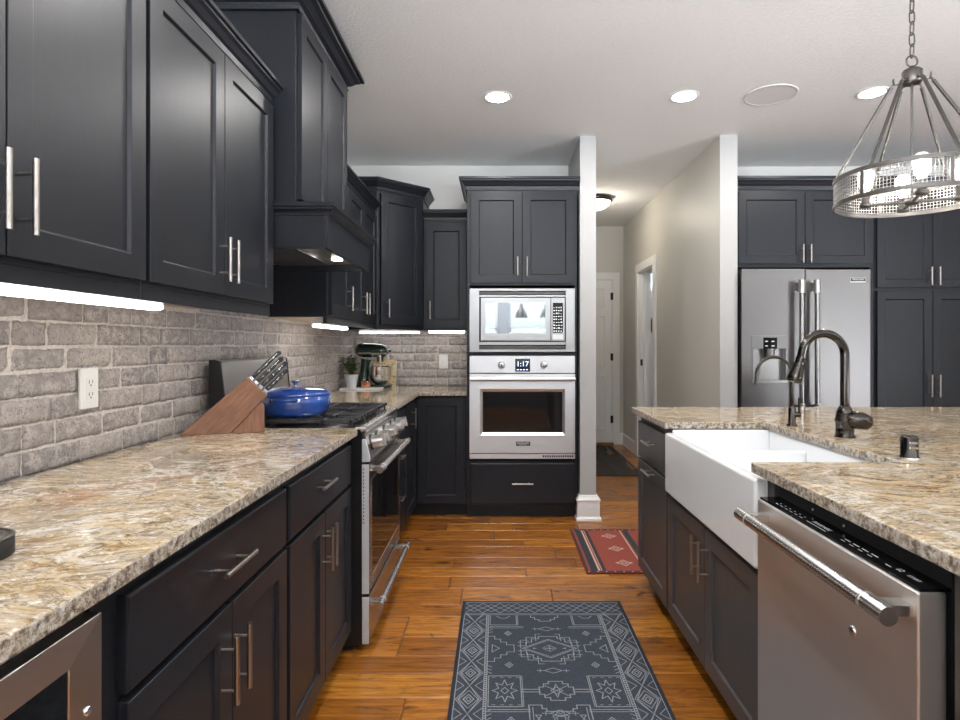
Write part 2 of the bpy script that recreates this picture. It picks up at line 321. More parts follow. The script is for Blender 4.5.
# ------------------------------------------------------------------ mesh helpers
class MB:
    def __init__(s): s.v = []; s.f = []; s.mi = []; s.sm = []; s.mats = []; s.tone = None; s.M = None
    def _m(s, m):
        if m is None: m = M['cab']
        if m not in s.mats: s.mats.append(m)
        return s.mats.index(m)
    def add(s, vs, fs, m, smooth=False):
        o = len(s.v); k = s._m(m)
        for p in vs:
            p = Vector(p)
            if s.M is not None: p = s.M @ p
            s.v.append(p)
        for f in fs:
            s.f.append([i+o for i in f]); s.mi.append(k); s.sm.append(smooth)
            if s.tone is not None: s.tone.append(s.cur)
        return s
    def box(s, x0, x1, y0, y1, z0, z1, m):
        x0, x1 = sorted((x0, x1)); y0, y1 = sorted((y0, y1)); z0, z1 = sorted((z0, z1))
        vs = [(x0,y0,z0),(x1,y0,z0),(x1,y1,z0),(x0,y1,z0),(x0,y0,z1),(x1,y0,z1),(x1,y1,z1),(x0,y1,z1)]
        return s.add(vs, [(0,3,2,1),(4,5,6,7),(0,1,5,4),(1,2,6,5),(2,3,7,6),(3,0,4,7)], m)
    def prism(s, poly, z0, z1, m, axis='z'):
        """poly in the plane normal to axis, extruded z0..z1; axis y: poly=(x,z); axis x: poly=(y,z)"""
        n = len(poly)
        def P(a, b, t): return {'z': (a, b, t), 'y': (a, t, b), 'x': (t, a, b)}[axis]
        vs = [P(a, b, z0) for a, b in poly] + [P(a, b, z1) for a, b in poly]
        ar = sum(poly[i][0]*poly[(i+1) % n][1]-poly[(i+1) % n][0]*poly[i][1] for i in range(n))
        flip = (ar < 0) ^ (axis == 'y')
        fs = [tuple(range(n-1, -1, -1)), tuple(range(n, 2*n))] + [(i, (i+1) % n, n+(i+1) % n, n+i) for i in range(n)]
        if flip: fs = [tuple(reversed(f)) for f in fs]
        return s.add(vs, fs, m)
    def cyl(s, p0, p1, r, m, n=16, r1=None, caps=True):
        p0 = Vector(p0); p1 = Vector(p1); r1 = r if r1 is None else r1
        d = (p1-p0).normalized(); a = d.orthogonal().normalized(); b = d.cross(a)
        ring = lambda p, rr: [p+a*rr*math.cos(2*PI*i/n)+b*rr*math.sin(2*PI*i/n) for i in range(n)]
        A = ring(p0, r); B = ring(p1, r1)
        s.add(A+B, [(i, (i+1) % n, n+(i+1) % n, n+i) for i in range(n)], m, True)
        if caps:
            s.add(A, [tuple(range(n-1, -1, -1))], m); s.add(B, [tuple(range(n))], m)
        return s
    def tube(s, pts, r, m, n=10, closed=False, rad=None):
        pts = [Vector(p) for p in pts]; k = len(pts); vs = []; prev = None
        for i, p in enumerate(pts):
            if closed: t = pts[(i+1) % k]-pts[i-1]
            else: t = pts[min(i+1, k-1)]-pts[max(i-1, 0)]
            t.normalize()
            if prev is None: a = t.orthogonal().normalized()
            else:
                a = prev-t*prev.dot(t); a.normalize()
            prev = a; b = t.cross(a); rr = rad[i] if rad else r
            vs += [p+a*rr*math.cos(2*PI*j/n)+b*rr*math.sin(2*PI*j/n) for j in range(n)]
        fs = []
        for i in range(k if closed else k-1):
            o = i*n; q = ((i+1) % k)*n
            fs += [(o+j, o+(j+1) % n, q+(j+1) % n, q+j) for j in range(n)]
        s.add(vs, fs, m, True)
        if not closed:
            s.add(vs[:n], [tuple(range(n-1, -1, -1))], m); s.add(vs[-n:], [tuple(range(n))], m)
        return s
    def lathe(s, prof, c, m, n=32, axis='z', smooth=True, caps=True):
        """prof: (r, h) list from bottom to top outside"""
        c = Vector(c); vs = []
        for r, h in prof:
            for j in range(n):
                a = 2*PI*j/n; x, y = r*math.cos(a), r*math.sin(a)
                vs.append(c+Vector({'z': (x, y, h), 'y': (x, -h, y), 'x': (h, x, y)}[axis]))
        k = len(prof); fs = []
        for i in range(k-1):
            for j in range(n):
                fs.append((i*n+j, i*n+(j+1) % n, (i+1)*n+(j+1) % n, (i+1)*n+j))
        s.add(vs, fs, m, smooth)
        if not caps: return s
        if prof[0][0] > 1e-5: s.add(vs[:n], [tuple(range(n-1, -1, -1))], m)
        if prof[-1][0] > 1e-5: s.add(vs[-n:], [tuple(range(n))], m)
        return s
    def sweep(s, path, prof, m, z=0.0, closed=False):
        """path: 2D points; profile (out, h) closed; out is to the right of travel"""
        k = len(path); P = [Vector((x, y)) for x, y in path]; offs = []
        for i in range(k):
            def nr(a, b):
                d = (b-a).normalized(); return Vector((d.y, -d.x))
            if closed or 0 < i < k-1:
                n1 = nr(P[i-1], P[i]); n2 = nr(P[i], P[(i+1) % k]); q = n1+n2; offs.append(q/max(0.2, q.dot(n1)))
            elif i == 0: offs.append(nr(P[0], P[1]))
            else: offs.append(nr(P[-2], P[-1]))
        n = len(prof); vs = []
        for p, o in zip(P, offs):
            for u, h in prof: vs.append((p.x+o.x*u, p.y+o.y*u, z+h))
        fs = []
        for i in range(k if closed else k-1):
            a = i*n; b = ((i+1) % k)*n
            fs += [(a+j, b+j, b+(j+1) % n, a+(j+1) % n) for j in range(n)]
        if not closed: fs += [tuple(range(n)), tuple(range((k-1)*n+n-1, (k-1)*n-1, -1))]
        return s.add(vs, fs, m)
    def text(s, body, size, mtx, m, depth=0.0004):
        c = bpy.data.curves.new('t', 'FONT'); c.body = body; c.size = size; c.align_x = 'CENTER'; c.align_y = 'CENTER'; c.extrude = depth
        c.resolution_u = 2
        o = bpy.data.objects.new('t', c); COL.objects.link(o)
        bpy.context.view_layer.update()
        me = bpy.data.meshes.new_from_object(o.evaluated_get(bpy.context.evaluated_depsgraph_get()))
        s.add([mtx @ v.co for v in me.vertices], [tuple(p.vertices) for p in me.polygons], m)
        bpy.data.objects.remove(o); bpy.data.curves.remove(c); bpy.data.meshes.remove(me)
        return s
    def build(s, name, parent=None, bevel=0.0, seg=2, fixn=False):
        me = bpy.data.meshes.new(name)
        me.from_pydata([tuple(p) for p in s.v], [], s.f)
        for m in s.mats: me.materials.append(m)
        me.polygons.foreach_set('material_index', s.mi); me.polygons.foreach_set('use_smooth', s.sm)
        if s.tone is not None:
            at = me.color_attributes.new('tone', 'FLOAT_COLOR', 'CORNER'); d = []
            for p, t in zip(me.polygons, s.tone): d += list((*t, 1))*len(p.vertices)
            at.data.foreach_set('color', d)
        me.update()
        if fixn:
            bm = bmesh.new(); bm.from_mesh(me); bmesh.ops.recalc_face_normals(bm, faces=bm.faces); bm.to_mesh(me); bm.free()
        o = bpy.data.objects.new(name, me); COL.objects.link(o)
        if parent is not None: o.parent = parent
        if bevel:
            b = o.modifiers.new('edge', 'BEVEL'); b.width = bevel; b.segments = seg; b.limit_method = 'ANGLE'; b.angle_limit = 0.6
            b.harden_normals = False
        return o

def tag(o, label, cat, group=None, kind=None):
    o['label'] = label; o['category'] = cat
    if group: o['group'] = group
    if kind: o['kind'] = kind
    return o
def struct(o, label=None):
    o['kind'] = 'structure'
    if label: o['label'] = label; 
    return o
def thing(name, label, cat, loc=(0, 0, 0), rot=0.0, group=None):
    o = bpy.data.objects.new(name, None); COL.objects.link(o)
    o.empty_display_size = 0.05
    o.location = loc; o.rotation_euler = (0, 0, rot)
    return tag(o, label, cat, group)
def textmat(x, y, z, facing='-y', tilt=0):
    if facing == '-y': return Matrix.Translation((x, y, z)) @ Matrix.Rotation(PI/2, 4, 'X')
    if facing == 'z': return Matrix.Translation((x, y, z))

# ------------------------------------------------------------------ cabinet parts (local frame: x right, y into the cabinet, z up; face plane y=0)
def shaker(mb, x0, x1, z0, z1, t=0.02, fr=0.058, rec=0.009, y=0.0, m=None):
    m = m or M['cab']
    yf = y-t; yr = yf+rec; b = 0.005
    o = [(x0, z0), (x1, z0), (x1, z1), (x0, z1)]
    i = [(x0+fr, z0+fr), (x1-fr, z0+fr), (x1-fr, z1-fr), (x0+fr, z1-fr)]
    j = [(x0+fr+b, z0+fr+b), (x1-fr-b, z0+fr+b), (x1-fr-b, z1-fr-b), (x0+fr+b, z1-fr-b)]
    vs = [(x, y, z) for x, z in o]+[(x, yf, z) for x, z in o]+[(x, yf, z) for x, z in i]+[(x, yr, z) for x, z in j]
    fs = [(3, 2, 1, 0)]
    for k in range(4):
        n = (k+1) % 4
        fs += [(k, n, 4+n, 4+k), (4+k, 4+n, 8+n, 8+k), (8+k, 8+n, 12+n, 12+k)]
    fs.append((12, 13, 14, 15))
    mb.add(vs, fs, m)
def slab(mb, x0, x1, z0, z1, t=0.02, y=0.0, m=None):
    m = m or M['cab']; e = 0.004
    o = [(x0, z0), (x1, z0), (x1, z1), (x0, z1)]; i = [(x0+e, z0+e), (x1-e, z0+e), (x1-e, z1-e), (x0+e, z1-e)]
    vs = [(x, y, z) for x, z in o]+[(x, y-t+e, z) for x, z in o]+[(x, y-t, z) for x, z in i]
    fs = [(3, 2, 1, 0), (8, 9, 10, 11)]
    for k in range(4):
        n = (k+1) % 4; fs += [(k, n, 4+n, 4+k), (4+k, 4+n, 8+n, 8+k)]
    mb.add(vs, fs, m)
def pull(parent, x, z, vertical, L=0.145, y=-0.02, r=0.0058, off=0.033):
    mb = MB(); m = M['nickel']; h = L/2; q = h*0.6
    if vertical:
        mb.cyl((x, y-off, z-h), (x, y-off, z+h), r, m, 14)
        for s in (-q, q): mb.cyl((x, y, z+s), (x, y-off, z+s), r*0.6, m, 10)
    else:
        mb.cyl((x-h, y-off, z), (x+h, y-off, z), r, m, 14)
        for s in (-q, q): mb.cyl((x+s, y, z), (x+s, y-off, z), r*0.6, m, 10)
    return mb.build('handle', parent)
def door(parent, x0, x1, z0, z1, hx=None, hz=None, L=0.145, t=0.02):
    mb = MB(); shaker(mb, x0, x1, z0, z1, t)
    o = mb.build('door', parent, 0.0012, 1)
    if hx is not None: pull(o, hx, hz, True, L, -t)
    return o
def drawer(parent, x0, x1, z0, z1, hx=None, hz=None, L=0.15, panel=False):
    mb = MB()
    if panel: shaker(mb, x0, x1, z0, z1)
    else: slab(mb, x0, x1, z0, z1)
    o = mb.build('drawer', parent, 0.001, 1)
    pull(o, (x0+x1)/2 if hx is None else hx, (z0+z1)/2 if hz is None else hz, False, L)
    return o
CROWN = [(0, 0), (0.010, 0), (0.012, 0.010), (0.008, 0.014), (0.010, 0.026), (0.020, 0.034), (0.032, 0.052), (0.044, 0.062), (0.046, 0.070), (0.056, 0.072), (0.056, 0.088), (0, 0.088)]
def crown(parent, path, z, sc=1.0, name='crown_moulding'):
    mb = MB(); mb.sweep(path, [(u*sc, h*sc) for u, h in CROWN], M['cab'], z)
    return mb.build(name, parent, 0, fixn=True)
def carcass(parent, w, z0, z1, d, kick=None, under=False, notop=False):
    mb = MB()
    if kick:
        mb.box(0, w, 0, d, kick, z1, M['cab']); mb.box(0, w, 0.075, d, 0, kick, M['kick'])
    else: mb.box(0, w, 0, d, z0, z1, M['cab'])
    return mb.build('carcass', parent, 0.0015, 1)
# ================================================================== SETTING
CEIL = 2.743
XL, YB = -1.205, 4.88          # brick face of left wall, face of back wall
def sbox(name, dims, m, bevel=0.0):
    mb = MB()
    for d in (dims if isinstance(dims[0], tuple) else [dims]): mb.box(*d, m)
    return struct(mb.build(name, None, bevel))

# floor: planks laid across the aisle, each with its own tone
def build_floor():
    mb = MB(); mb.tone = []; mb.cur = (0, 0, 0)
    mb.box(-1.3, 5.5, -3.5, 8.6, -0.06, -0.004, M['floor_gap'])
    rng = random.Random(3); y = -3.4; ws = [0.125, 0.155, 0.19, 0.125, 0.19, 0.155]; k = 0
    while y < 8.5:
        w = ws[k % 6]; k += 1; x = -1.3-rng.random()*1.2
        while x < 5.4:
            L = rng.choice([0.45, 0.7, 0.95, 1.25, 1.6]); x1 = min(x+L, 5.45); x0 = max(x, -1.29)
            if x1 > x0+0.02:
                mb.cur = (rng.random(), rng.random(), rng.random()); e = 0.0012; t = 0.0024
                a0, a1, b0, b1 = x0+e, x1-e, y+e, y+w-e; q = 0.004
                vs = [(a0, b0, -0.004), (a1, b0, -0.004), (a1, b1, -0.004), (a0, b1, -0.004),
                      (a0+q, b0+q, 0), (a1-q, b0+q, 0), (a1-q, b1-q, 0), (a0+q, b1-q, 0)]
                mb.add(vs, [(4, 5, 6, 7), (0, 1, 5, 4), (1, 2, 6, 5), (2, 3, 7, 6), (3, 0, 4, 7)], M['wood_floor'])
            x += L
        y += w
    struct(mb.build('floor'))
build_floor()
sbox('ceiling', (-1.35, 5.55, -3.6, 8.7, CEIL, CEIL+0.1), M['ceiling'])
sbox('wall_left', [(-1.32, -1.222, -1.1, 5.0, 0, CEIL), (-1.32, -1.222, -3.5, -3.1, 0, CEIL), (-1.32, -1.222, -3.1, -1.1, 0, 0.65), (-1.32, -1.222, -3.1, -1.1, 2.35, CEIL)], M['wall'])
sbox('wall_back', (-1.222, 0.59, YB+0.017, 5.0, 0, CEIL), M['wall'])
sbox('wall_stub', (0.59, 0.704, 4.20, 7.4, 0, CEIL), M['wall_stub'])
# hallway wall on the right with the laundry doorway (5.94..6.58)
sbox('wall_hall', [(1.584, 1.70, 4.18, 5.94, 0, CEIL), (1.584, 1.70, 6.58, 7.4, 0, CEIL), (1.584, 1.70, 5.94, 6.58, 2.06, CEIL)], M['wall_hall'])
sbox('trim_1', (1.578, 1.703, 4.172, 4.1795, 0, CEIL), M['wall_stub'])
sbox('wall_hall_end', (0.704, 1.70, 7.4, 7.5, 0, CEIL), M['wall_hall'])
sbox('wall_alcove', (1.70, 5.45, 4.92, 5.02, 0, CEIL), M['wall'])
sbox('wall_laundry', [(1.70, 3.5, 8.3, 8.4, 0, CEIL), (3.5, 3.6, 5.02, 8.4, 0, CEIL)], M['laundry_wall'])
# right wall with glazed doors, rear wall with two windows
sbox('wall_right', [(5.35, 5.45, -3.4, -1.6, 0, CEIL), (5.35, 5.45, 0.1, 4.92, 0, CEIL), (5.35, 5.45, -1.6, 0.1, 2.36, CEIL)], M['wall'])
sbox('wall_rear', [(-1.222, -0.95, -3.4, -3.3, 0, CEIL), (0.0, 0.23, -3.4, -3.3, 0, CEIL), (2.5, 5.35, -3.4, -3.3, 0, CEIL),
                   (-0.95, 0.0, -3.4, -3.3, 0, 0.8), (-0.95, 0.0, -3.4, -3.3, 2.35, CEIL),
                   (0.23, 2.5, -3.4, -3.3, 0, 0.8), (0.23, 2.5, -3.4, -3.3, 2.35, CEIL)], M['wall_backlit'])
def window(i, x0, x1):
    mb = MB(); f = 0.05
    for a in ((x0, x0+f, 0.8, 2.35), (x1-f, x1, 0.8, 2.35), (x0, x1, 0.8, 0.85), (x0, x1, 2.30, 2.35), (x0, x1, 1.55, 1.59)):
        mb.box(a[0], a[1], -3.38, -3.33, a[2], a[3], M['trim'])
    w = struct(mb.build('window_%d' % i))
    mb = MB(); mb.box(x0+f, x1-f, -3.36, -3.356, 0.85, 2.30, M['glass']); mb.build('pane', w)
    mb = MB(); z = 0.87
    while z < 2.3:
        mb.M = Matrix.Translation((0, -3.29, z)) @ Matrix.Rotation(0.0, 4, 'X')
        mb.box(x0+0.01, x1-0.01, -0.022, 0.022, -0.003, 0.003, M['blind']); z += 0.05
    mb.build('blind', w)
window(1, -0.95, 0.0); window(2, 0.23, 2.5)
mb = MB(); f = 0.05
for y0, y1, z0, z1 in ((-3.1, -3.05, 0.65, 2.35), (-1.15, -1.1, 0.65, 2.35), (-3.1, -1.1, 0.65, 0.70), (-3.1, -1.1, 2.30, 2.35), (-2.12, -2.08, 0.65, 2.35)): mb.box(-1.30, -1.25, y0, y1, z0, z1, M['trim'])
w3 = struct(mb.build('window_3'))  # unseen window added so daylight reaches the sink and island fronts
mb = MB(); mb.box(-1.28, -1.276, -3.05, -1.15, 0.70, 2.30, M['glass']); mb.build('pane', w3)
mb = MB()
for a in ((-1.6, -1.53), (-0.80, -0.70), (0.03, 0.1)): mb.box(5.36, 5.42, a[0], a[1], 0.02, 2.36, M['trim'])
mb.box(5.36, 5.42, -1.6, 0.1, 2.29, 2.36, M['trim']); mb.box(5.36, 5.42, -1.6, 0.1, 0.0, 0.08, M['trim'])
d2 = struct(mb.build('door_3'))
mb = MB(); mb.box(5.385, 5.39, -1.53, 0.03, 0.08, 2.29, M['glass']); mb.build('pane', d2)

# baseboards
BB = [(0, 0), (0.018, 0), (0.018, 0.012), (0.013, 0.02), (0.013, 0.125), (0.008, 0.14), (0, 0.145)]
def base(name, path, z=0.0, sc=1.0, prof=BB):
    mb = MB(); mb.sweep(path, [(u*sc, h*sc) for u, h in prof], M['trim'], z)
    return struct(mb.build(name, None, 0.001, fixn=True))
base('baseboard_stub', [(0.5905, 4.26), (0.5905, 4.1995), (0.7045, 4.1995), (0.7045, 7.39)], prof=[(0, 0), (0.034, 0), (0.034, 0.016), (0.026, 0.024), (0.022, 0.03), (0.022, 0.135), (0.028, 0.14), (0.028, 0.15), (0.012, 0.165), (0.006, 0.178), (0, 0.18)])
base('baseboard_hall', [(1.584, 6.67), (1.584, 7.40)][::-1] and [(1.5835, 7.40), (1.5835, 6.67)])
base('baseboard_hall_near', [(1.5835, 5.85), (1.5835, 4.179), (1.7005, 4.179)])
base('baseboard_hall_end', [(1.535, 7.3995), (1.583, 7.3995)])

# hall end door with casing
mb = MB()
for a in ((1.440, 1.535, 0, 2.07), (0.706, 1.535, 2.07, 2.16)): mb.box(a[0], a[1], 7.38, 7.40, a[2], a[3], M['trim'])
d1 = struct(mb.build('door_1', None, 0.003))
mb = MB(); mb.box(0.715, 1.434, 7.365, 7.398, 0.03, 2.06, M['trim'])
for x0, x1 in ((0.80, 1.03), (1.12, 1.35)):
    for z0, z1 in ((0.2, 0.85), (0.97, 1.62), (1.72, 1.96)):
        mb.M = Matrix.Translation((0, 7.365, 0)); shaker(mb, x0-0.02, x1+0.02, z0-0.02, z1+0.02, 0.008, 0.028, 0.006, m=M['trim']); mb.M = None
mb.build('leaf', d1, 0.001, 1)
for z in (0.32, 1.10, 1.86):
    mb = MB(); mb.cyl((1.437, 7.355, z-0.045), (1.437, 7.355, z+0.045), 0.011, M['bronze'], 10)
    mb.box(1.415, 1.437, 7.360, 7.367, z-0.045, z+0.045, M['bronze']); mb.build('hinge', d1)
mb = MB(); mb.box(0.71, 1.45, 7.33, 7.398, 0.0, 0.03, M['walnut']); mb.build('threshold', d1)

# laundry doorway casing, jambs and pocket strike
mb = MB()
for y0, y1 in ((5.85, 5.94), (6.58, 6.67)): mb.box(1.562, 1.5838, y0, y1, 0, 2.06, M['trim'])
mb.box(1.562, 1.5838, 5.85, 6.67, 2.06, 2.15, M['trim'])
d2 = struct(mb.build('door_2', None, 0.004))
mb = MB(); mb.box(1.575, 1.712, 6.565, 6.579, 0, 2.06, M['trim']); mb.box(1.575, 1.712, 5.941, 5.955, 0, 2.06, M['trim']); mb.box(1.575, 1.712, 5.955, 6.565, 2.046, 2.059, M['trim'])
mb.box(1.625, 1.66, 6.545, 6.565, 0, 2.046, M['trim']); mb.build('jamb', d2, 0.002)
mb = MB(); mb.box(1.595, 1.62, 6.561, 6.5655, 1.02, 1.09, M['black']); mb.build('strike_plate', d2)

# brick backsplash : individual bricks on a mortar bed, one mesh
def build_brick():
    mb = MB(); mb.tone = []; mb.cur = (0.5, 0.5, 0.5); rng = random.Random(11)
    mb.box(-1.2218, -1.211, -0.9, YB+0.016, 0.905, 1.66, M['mortar'])
    mb.box(-1.211, -0.225, YB+0.006, YB+0.0165, 0.905, 1.40, M['mortar'])
    H = 0.0672
    tones = [(0.50, 0.445, 0.41), (0.45, 0.405, 0.375), (0.41, 0.375, 0.355), (0.53, 0.475, 0.435), (0.48, 0.42, 0.39), (0.36, 0.33, 0.32), (0.43, 0.385, 0.365)]
    def wall(a0, a1, z1f, P):
        z = 0.9135; r = 0
        while z < 1.66:
            u = a0-((r*0.5 % 1)*0.205)-rng.random()*0.03
            while u < a1:
                L = 0.2+rng.uniform(-0.012, 0.012)
                if rng.random() < 0.12: L *= 0.55
                ua, ub = max(u, a0), min(u+L-0.0065, a1)
                top = z+H-0.0065
                if ub-ua > 0.02 and top < z1f((ua+ub)/2):
                    t = rng.choice(tones); k = rng.uniform(0.74, 0.98); mb.cur = tuple(c*k for c in t)
                    nx, nz = max(2, int((ub-ua)/0.014)), 5; dep = rng.uniform(0.0, 0.006)
                    g = []; sk = rng.uniform(-0.004, 0.004); sk2 = rng.uniform(-0.004, 0.004)
                    for j in range(nz+1):
                        for i in range(nx+1):
                            fu, fz = i/nx, j/nz; edge = min(fu, 1-fu)*(ub-ua); edz = min(fz, 1-fz)*H
                            e = min(edge, edz); d = dep+0.0035*min(1, e/0.010)+rng.uniform(-0.0016, 0.0016) if e > 1e-6 else dep-0.002
                            jit = 0.0022 if e < 1e-6 else 0.0009
                            uu = ua+(ub-ua)*fu+rng.uniform(-jit, jit); zz = z+(top-z)*fz+rng.uniform(-jit, jit)+(sk*(fu-0.5) if j == 0 else sk2*(fu-0.5) if j == nz else 0)
                            g.append(P(uu, d, zz))
                    n = nx+1
                    bot = [P(ua+(ub-ua)*i/nx, -0.006, z) for i in range(n)]; tp = [P(ua+(ub-ua)*i/nx, -0.006, top) for i in range(n)]
                    lf = [P(ua, -0.006, z+(top-z)*j/nz) for j in range(nz+1)]; rt = [P(ub, -0.006, z+(top-z)*j/nz) for j in range(nz+1)]
                    vs = g+bot+tp+lf+rt; o1 = len(g); o2 = o1+n; o3 = o2+n; o4 = o3+nz+1
                    fs = [(j*n+i, j*n+i+1, (j+1)*n+i+1, (j+1)*n+i) for j in range(nz) for i in range(nx)]
                    fs += [(o1+i, o1+i+1, i+1, i) for i in range(nx)]+[(nz*n+i, nz*n+i+1, o2+i+1, o2+i) for i in range(nx)]
                    fs += [(o3+j, j*n, (j+1)*n, o3+j+1) for j in range(nz)]+[(j*n+nx, o4+j, o4+j+1, (j+1)*n+nx) for j in range(nz)]
                    mb.add(vs, fs, M['brick'], True)
                u += L
            z += H; r += 1
    wall(-0.8, YB, lambda y: 1.66 if 2.3 < y < 3.1 else 1.41, lambda u, d, z: (-1.211+d, u, z))
    wall(-1.19, -0.235, lambda x: 1.41, lambda u, d, z: (u, YB+0.006-d, z))
    struct(mb.build('wall_backsplash'))
build_brick()

# ================================================================== CABINETS
FX = -0.605                     # face plane of the left base cabinets
R90 = PI/2
def base_cab(name, label, loc, rot, w, d=0.585, group='charcoal base cabinets'):
    t = thing(name, label, 'cabinet', loc, rot, group)
    carcass(t, w, 0, 0.882, d, kick=0.095)
    return t
# near double-door base
c = base_cab('base_cabinet', 'charcoal base cabinet touching the beverage cooler, one wide drawer over two doors', (FX, 0.872, 0), R90, 0.772)
drawer(c, 0.06, 0.762, 0.695, 0.852, hx=0.40, hz=0.778); door(c, 0.06, 0.424, 0.105, 0.682, 0.375, 0.56); door(c, 0.428, 0.762, 0.105, 0.682, 0.437, 0.56)
c = base_cab('base_cabinet', 'charcoal base cabinet touching the near side of the gas range, drawer over two doors', (FX, 1.646, 0), R90, 0.728)
drawer(c, 0.012, 0.71, 0.695, 0.852, hx=0.30, hz=0.79); door(c, 0.012, 0.352, 0.105, 0.682, 0.322, 0.567); door(c, 0.356, 0.71, 0.105, 0.682, 0.372, 0.567)
# drawer bank behind the range
c = base_cab('drawer_base_cabinet', 'narrow charcoal three-drawer base cabinet just beyond the gas range', (FX, 3.158, 0), R90, 0.60)
drawer(c, 0.012, 0.588, 0.735, 0.855, hx=0.30, L=0.13); drawer(c, 0.012, 0.588, 0.43, 0.722, hx=0.30, hz=0.59, L=0.13); drawer(c, 0.012, 0.588, 0.105, 0.418, hx=0.30, hz=0.345, L=0.13)
# corner base: door on the left run and door facing the room
c = thing('corner_base_cabinet', 'charcoal corner base cabinet with one door facing the room beside the wall oven', 'cabinet', (0, 0, 0), 0, 'charcoal base cabinets')
mb = MB(); mb.prism([(FX, 3.76), (FX, 4.268), (-0.222, 4.268), (-0.222, 4.86), (-1.195, 4.86), (-1.195, 3.76)], 0.095, 0.882, M['cab'])
mb.prism([(FX-0.075, 3.76), (FX-0.075, 4.345), (-0.222, 4.345), (-0.222, 4.86), (-1.195, 4.86), (-1.195, 3.76)], 0.0, 0.095, M['kick'])
mb.box(FX-0.075, -0.222, 4.335, 4.345, 0.0, 0.094, M['cab']); mb.build('carcass', c, 0.0015, 1)
mb = MB(); mb.M = Matrix.Translation((FX, 3.765, 0)) @ Matrix.Rotation(R90, 4, 'Z'); shaker(mb, 0.005, 0.470, 0.105, 0.855); dd = mb.build('door', c, 0.0012, 1)
mb = MB(); mb.M = Matrix.Translation((FX, 3.765, 0)) @ Matrix.Rotation(R90, 4, 'Z')
mb.cyl((0.205, -0.053, 0.688), (0.205, -0.053, 0.822), 0.0058, M['nickel'], 12)
for z in (0.715, 0.795): mb.cyl((0.205, -0.02, z), (0.205, -0.053, z), 0.0036, M['nickel'], 8)
mb.build('handle', dd)
mb = MB(); mb.M = Matrix.Translation((0, 4.268, 0)); shaker(mb, -0.575, -0.240, 0.105, 0.868); mb.build('door', c, 0.0012, 1)

# ---- upper cabinets on the left wall
UX = -0.895
def upper(name, label, loc, rot, w, z0, z1, d, doors, cpath=None, sc=0.85, group='charcoal wall cabinets', rail=True, hand=None):
    t = thing(name, label, 'cabinet', loc, rot, group)
    mb = MB(); mb.box(0, w, 0, d, z0+(0.035 if rail else 0), z1, M['cab']); mb.build('carcass', t, 0.0015, 1)
    if rail:
        mb = MB(); mb.box(0, w, 0, 0.02, z0, z0+0.035, M['cab'])
        mb.build('light_rail', t, 0.0015, 1)
        mb = MB(); mb.box(0.004, w-0.004, 0.021, d, z0+0.030, z0+0.0345, M['inside']); mb.build('underside', t)
    for x0, x1, a, b, hx, hz in doors: door(t, x0, x1, a, b, hx, hz, 0.14)
    if cpath: crown(t, cpath, z1, sc)
    return t
# origin z of each empty sits at the cabinet's base; parts are built in room height
upper('wall_cabinet', 'large charcoal two-door wall cabinet over the outlet, foremost of the row', (UX, 0.62, 0), R90, 0.853, 1.363, 2.20, 0.31,
      [(0.01, 0.427, 1.41, 2.185, 0.393, 1.52), (0.431, 0.845, 1.41, 2.185, 0.453, 1.52)], [(0, 0), (0.853, 0)])
upper('wall_cabinet', 'charcoal two-door wall cabinet right before the range hood, over the knife block', (UX, 1.474, 0), R90, 0.838, 1.363, 2.20, 0.31,
      [(0.008, 0.412, 1.41, 2.185, 0.380, 1.52), (0.416, 0.822, 1.41, 2.185, 0.438, 1.52)], [(0, 0), (0.838, 0), (0.838, 0.1)])
upper('wall_cabinet', 'charcoal three-door wall cabinet between the range hood and the angled corner cabinet', (UX, 3.08, 0), R90, 1.182, 1.363, 2.20, 0.31,
      [(0.03, 0.40, 1.41, 2.185, 0.345, 1.52), (0.404, 0.775, 1.41, 2.185, 0.715, 1.52), (0.779, 1.165, 1.41, 2.185, 0.80, 1.52)], [(0, 0.1), (0, 0), (1.182, 0)])
# angled corner cabinet, taller
c = thing('corner_wall_cabinet', 'tall charcoal corner wall cabinet with an angled single door', 'cabinet', (0, 0, 0), 0, 'charcoal wall cabinets')
A, B = Vector((-0.875, 4.267)), Vector((-0.575, 4.555))
mb = MB(); mb.prism([(A.x, A.y), (B.x, B.y), (-0.575, 4.862), (-1.196, 4.862), (-1.196, 4.267)], 1.363, 2.375, M['cab']); mb.build('carcass', c, 0.0015, 1)
ang = math.atan2(B.y-A.y, B.x-A.x); LL = (B-A).length
mb = MB(); mb.M = Matrix.Translation((A.x, A.y, 0)) @ Matrix.Rotation(ang, 4, 'Z'); shaker(mb, 0.025, LL-0.025, 1.40, 2.355); dd = mb.build('door', c, 0.0012, 1)
mb = MB(); mb.M = Matrix.Translation((A.x, A.y, 0)) @ Matrix.Rotation(ang, 4, 'Z')
mb.cyl((0.072, -0.053, 1.45), (0.072, -0.053, 1.585), 0.0058, M['nickel'], 12)
for z in (1.475, 1.56): mb.cyl((0.072, -0.02, z), (0.072, -0.053, z), 0.0036, M['nickel'], 8)
mb.build('handle', dd)
crown(c, [(-1.196, A.y), (A.x, A.y), (B.x, B.y), (-0.575, 4.862)], 2.375, 0.95)
# narrow back cabinet
upper('wall_cabinet', 'narrow charcoal single-door wall cabinet beside the wall oven tower', (-0.573, 4.57, 0), 0, 0.350, 1.363, 2.215, 0.29,
      [(0.02, 0.335, 1.385, 2.19, 0.055, 1.52)], [(0, 0), (0.350, 0)], 0.9)

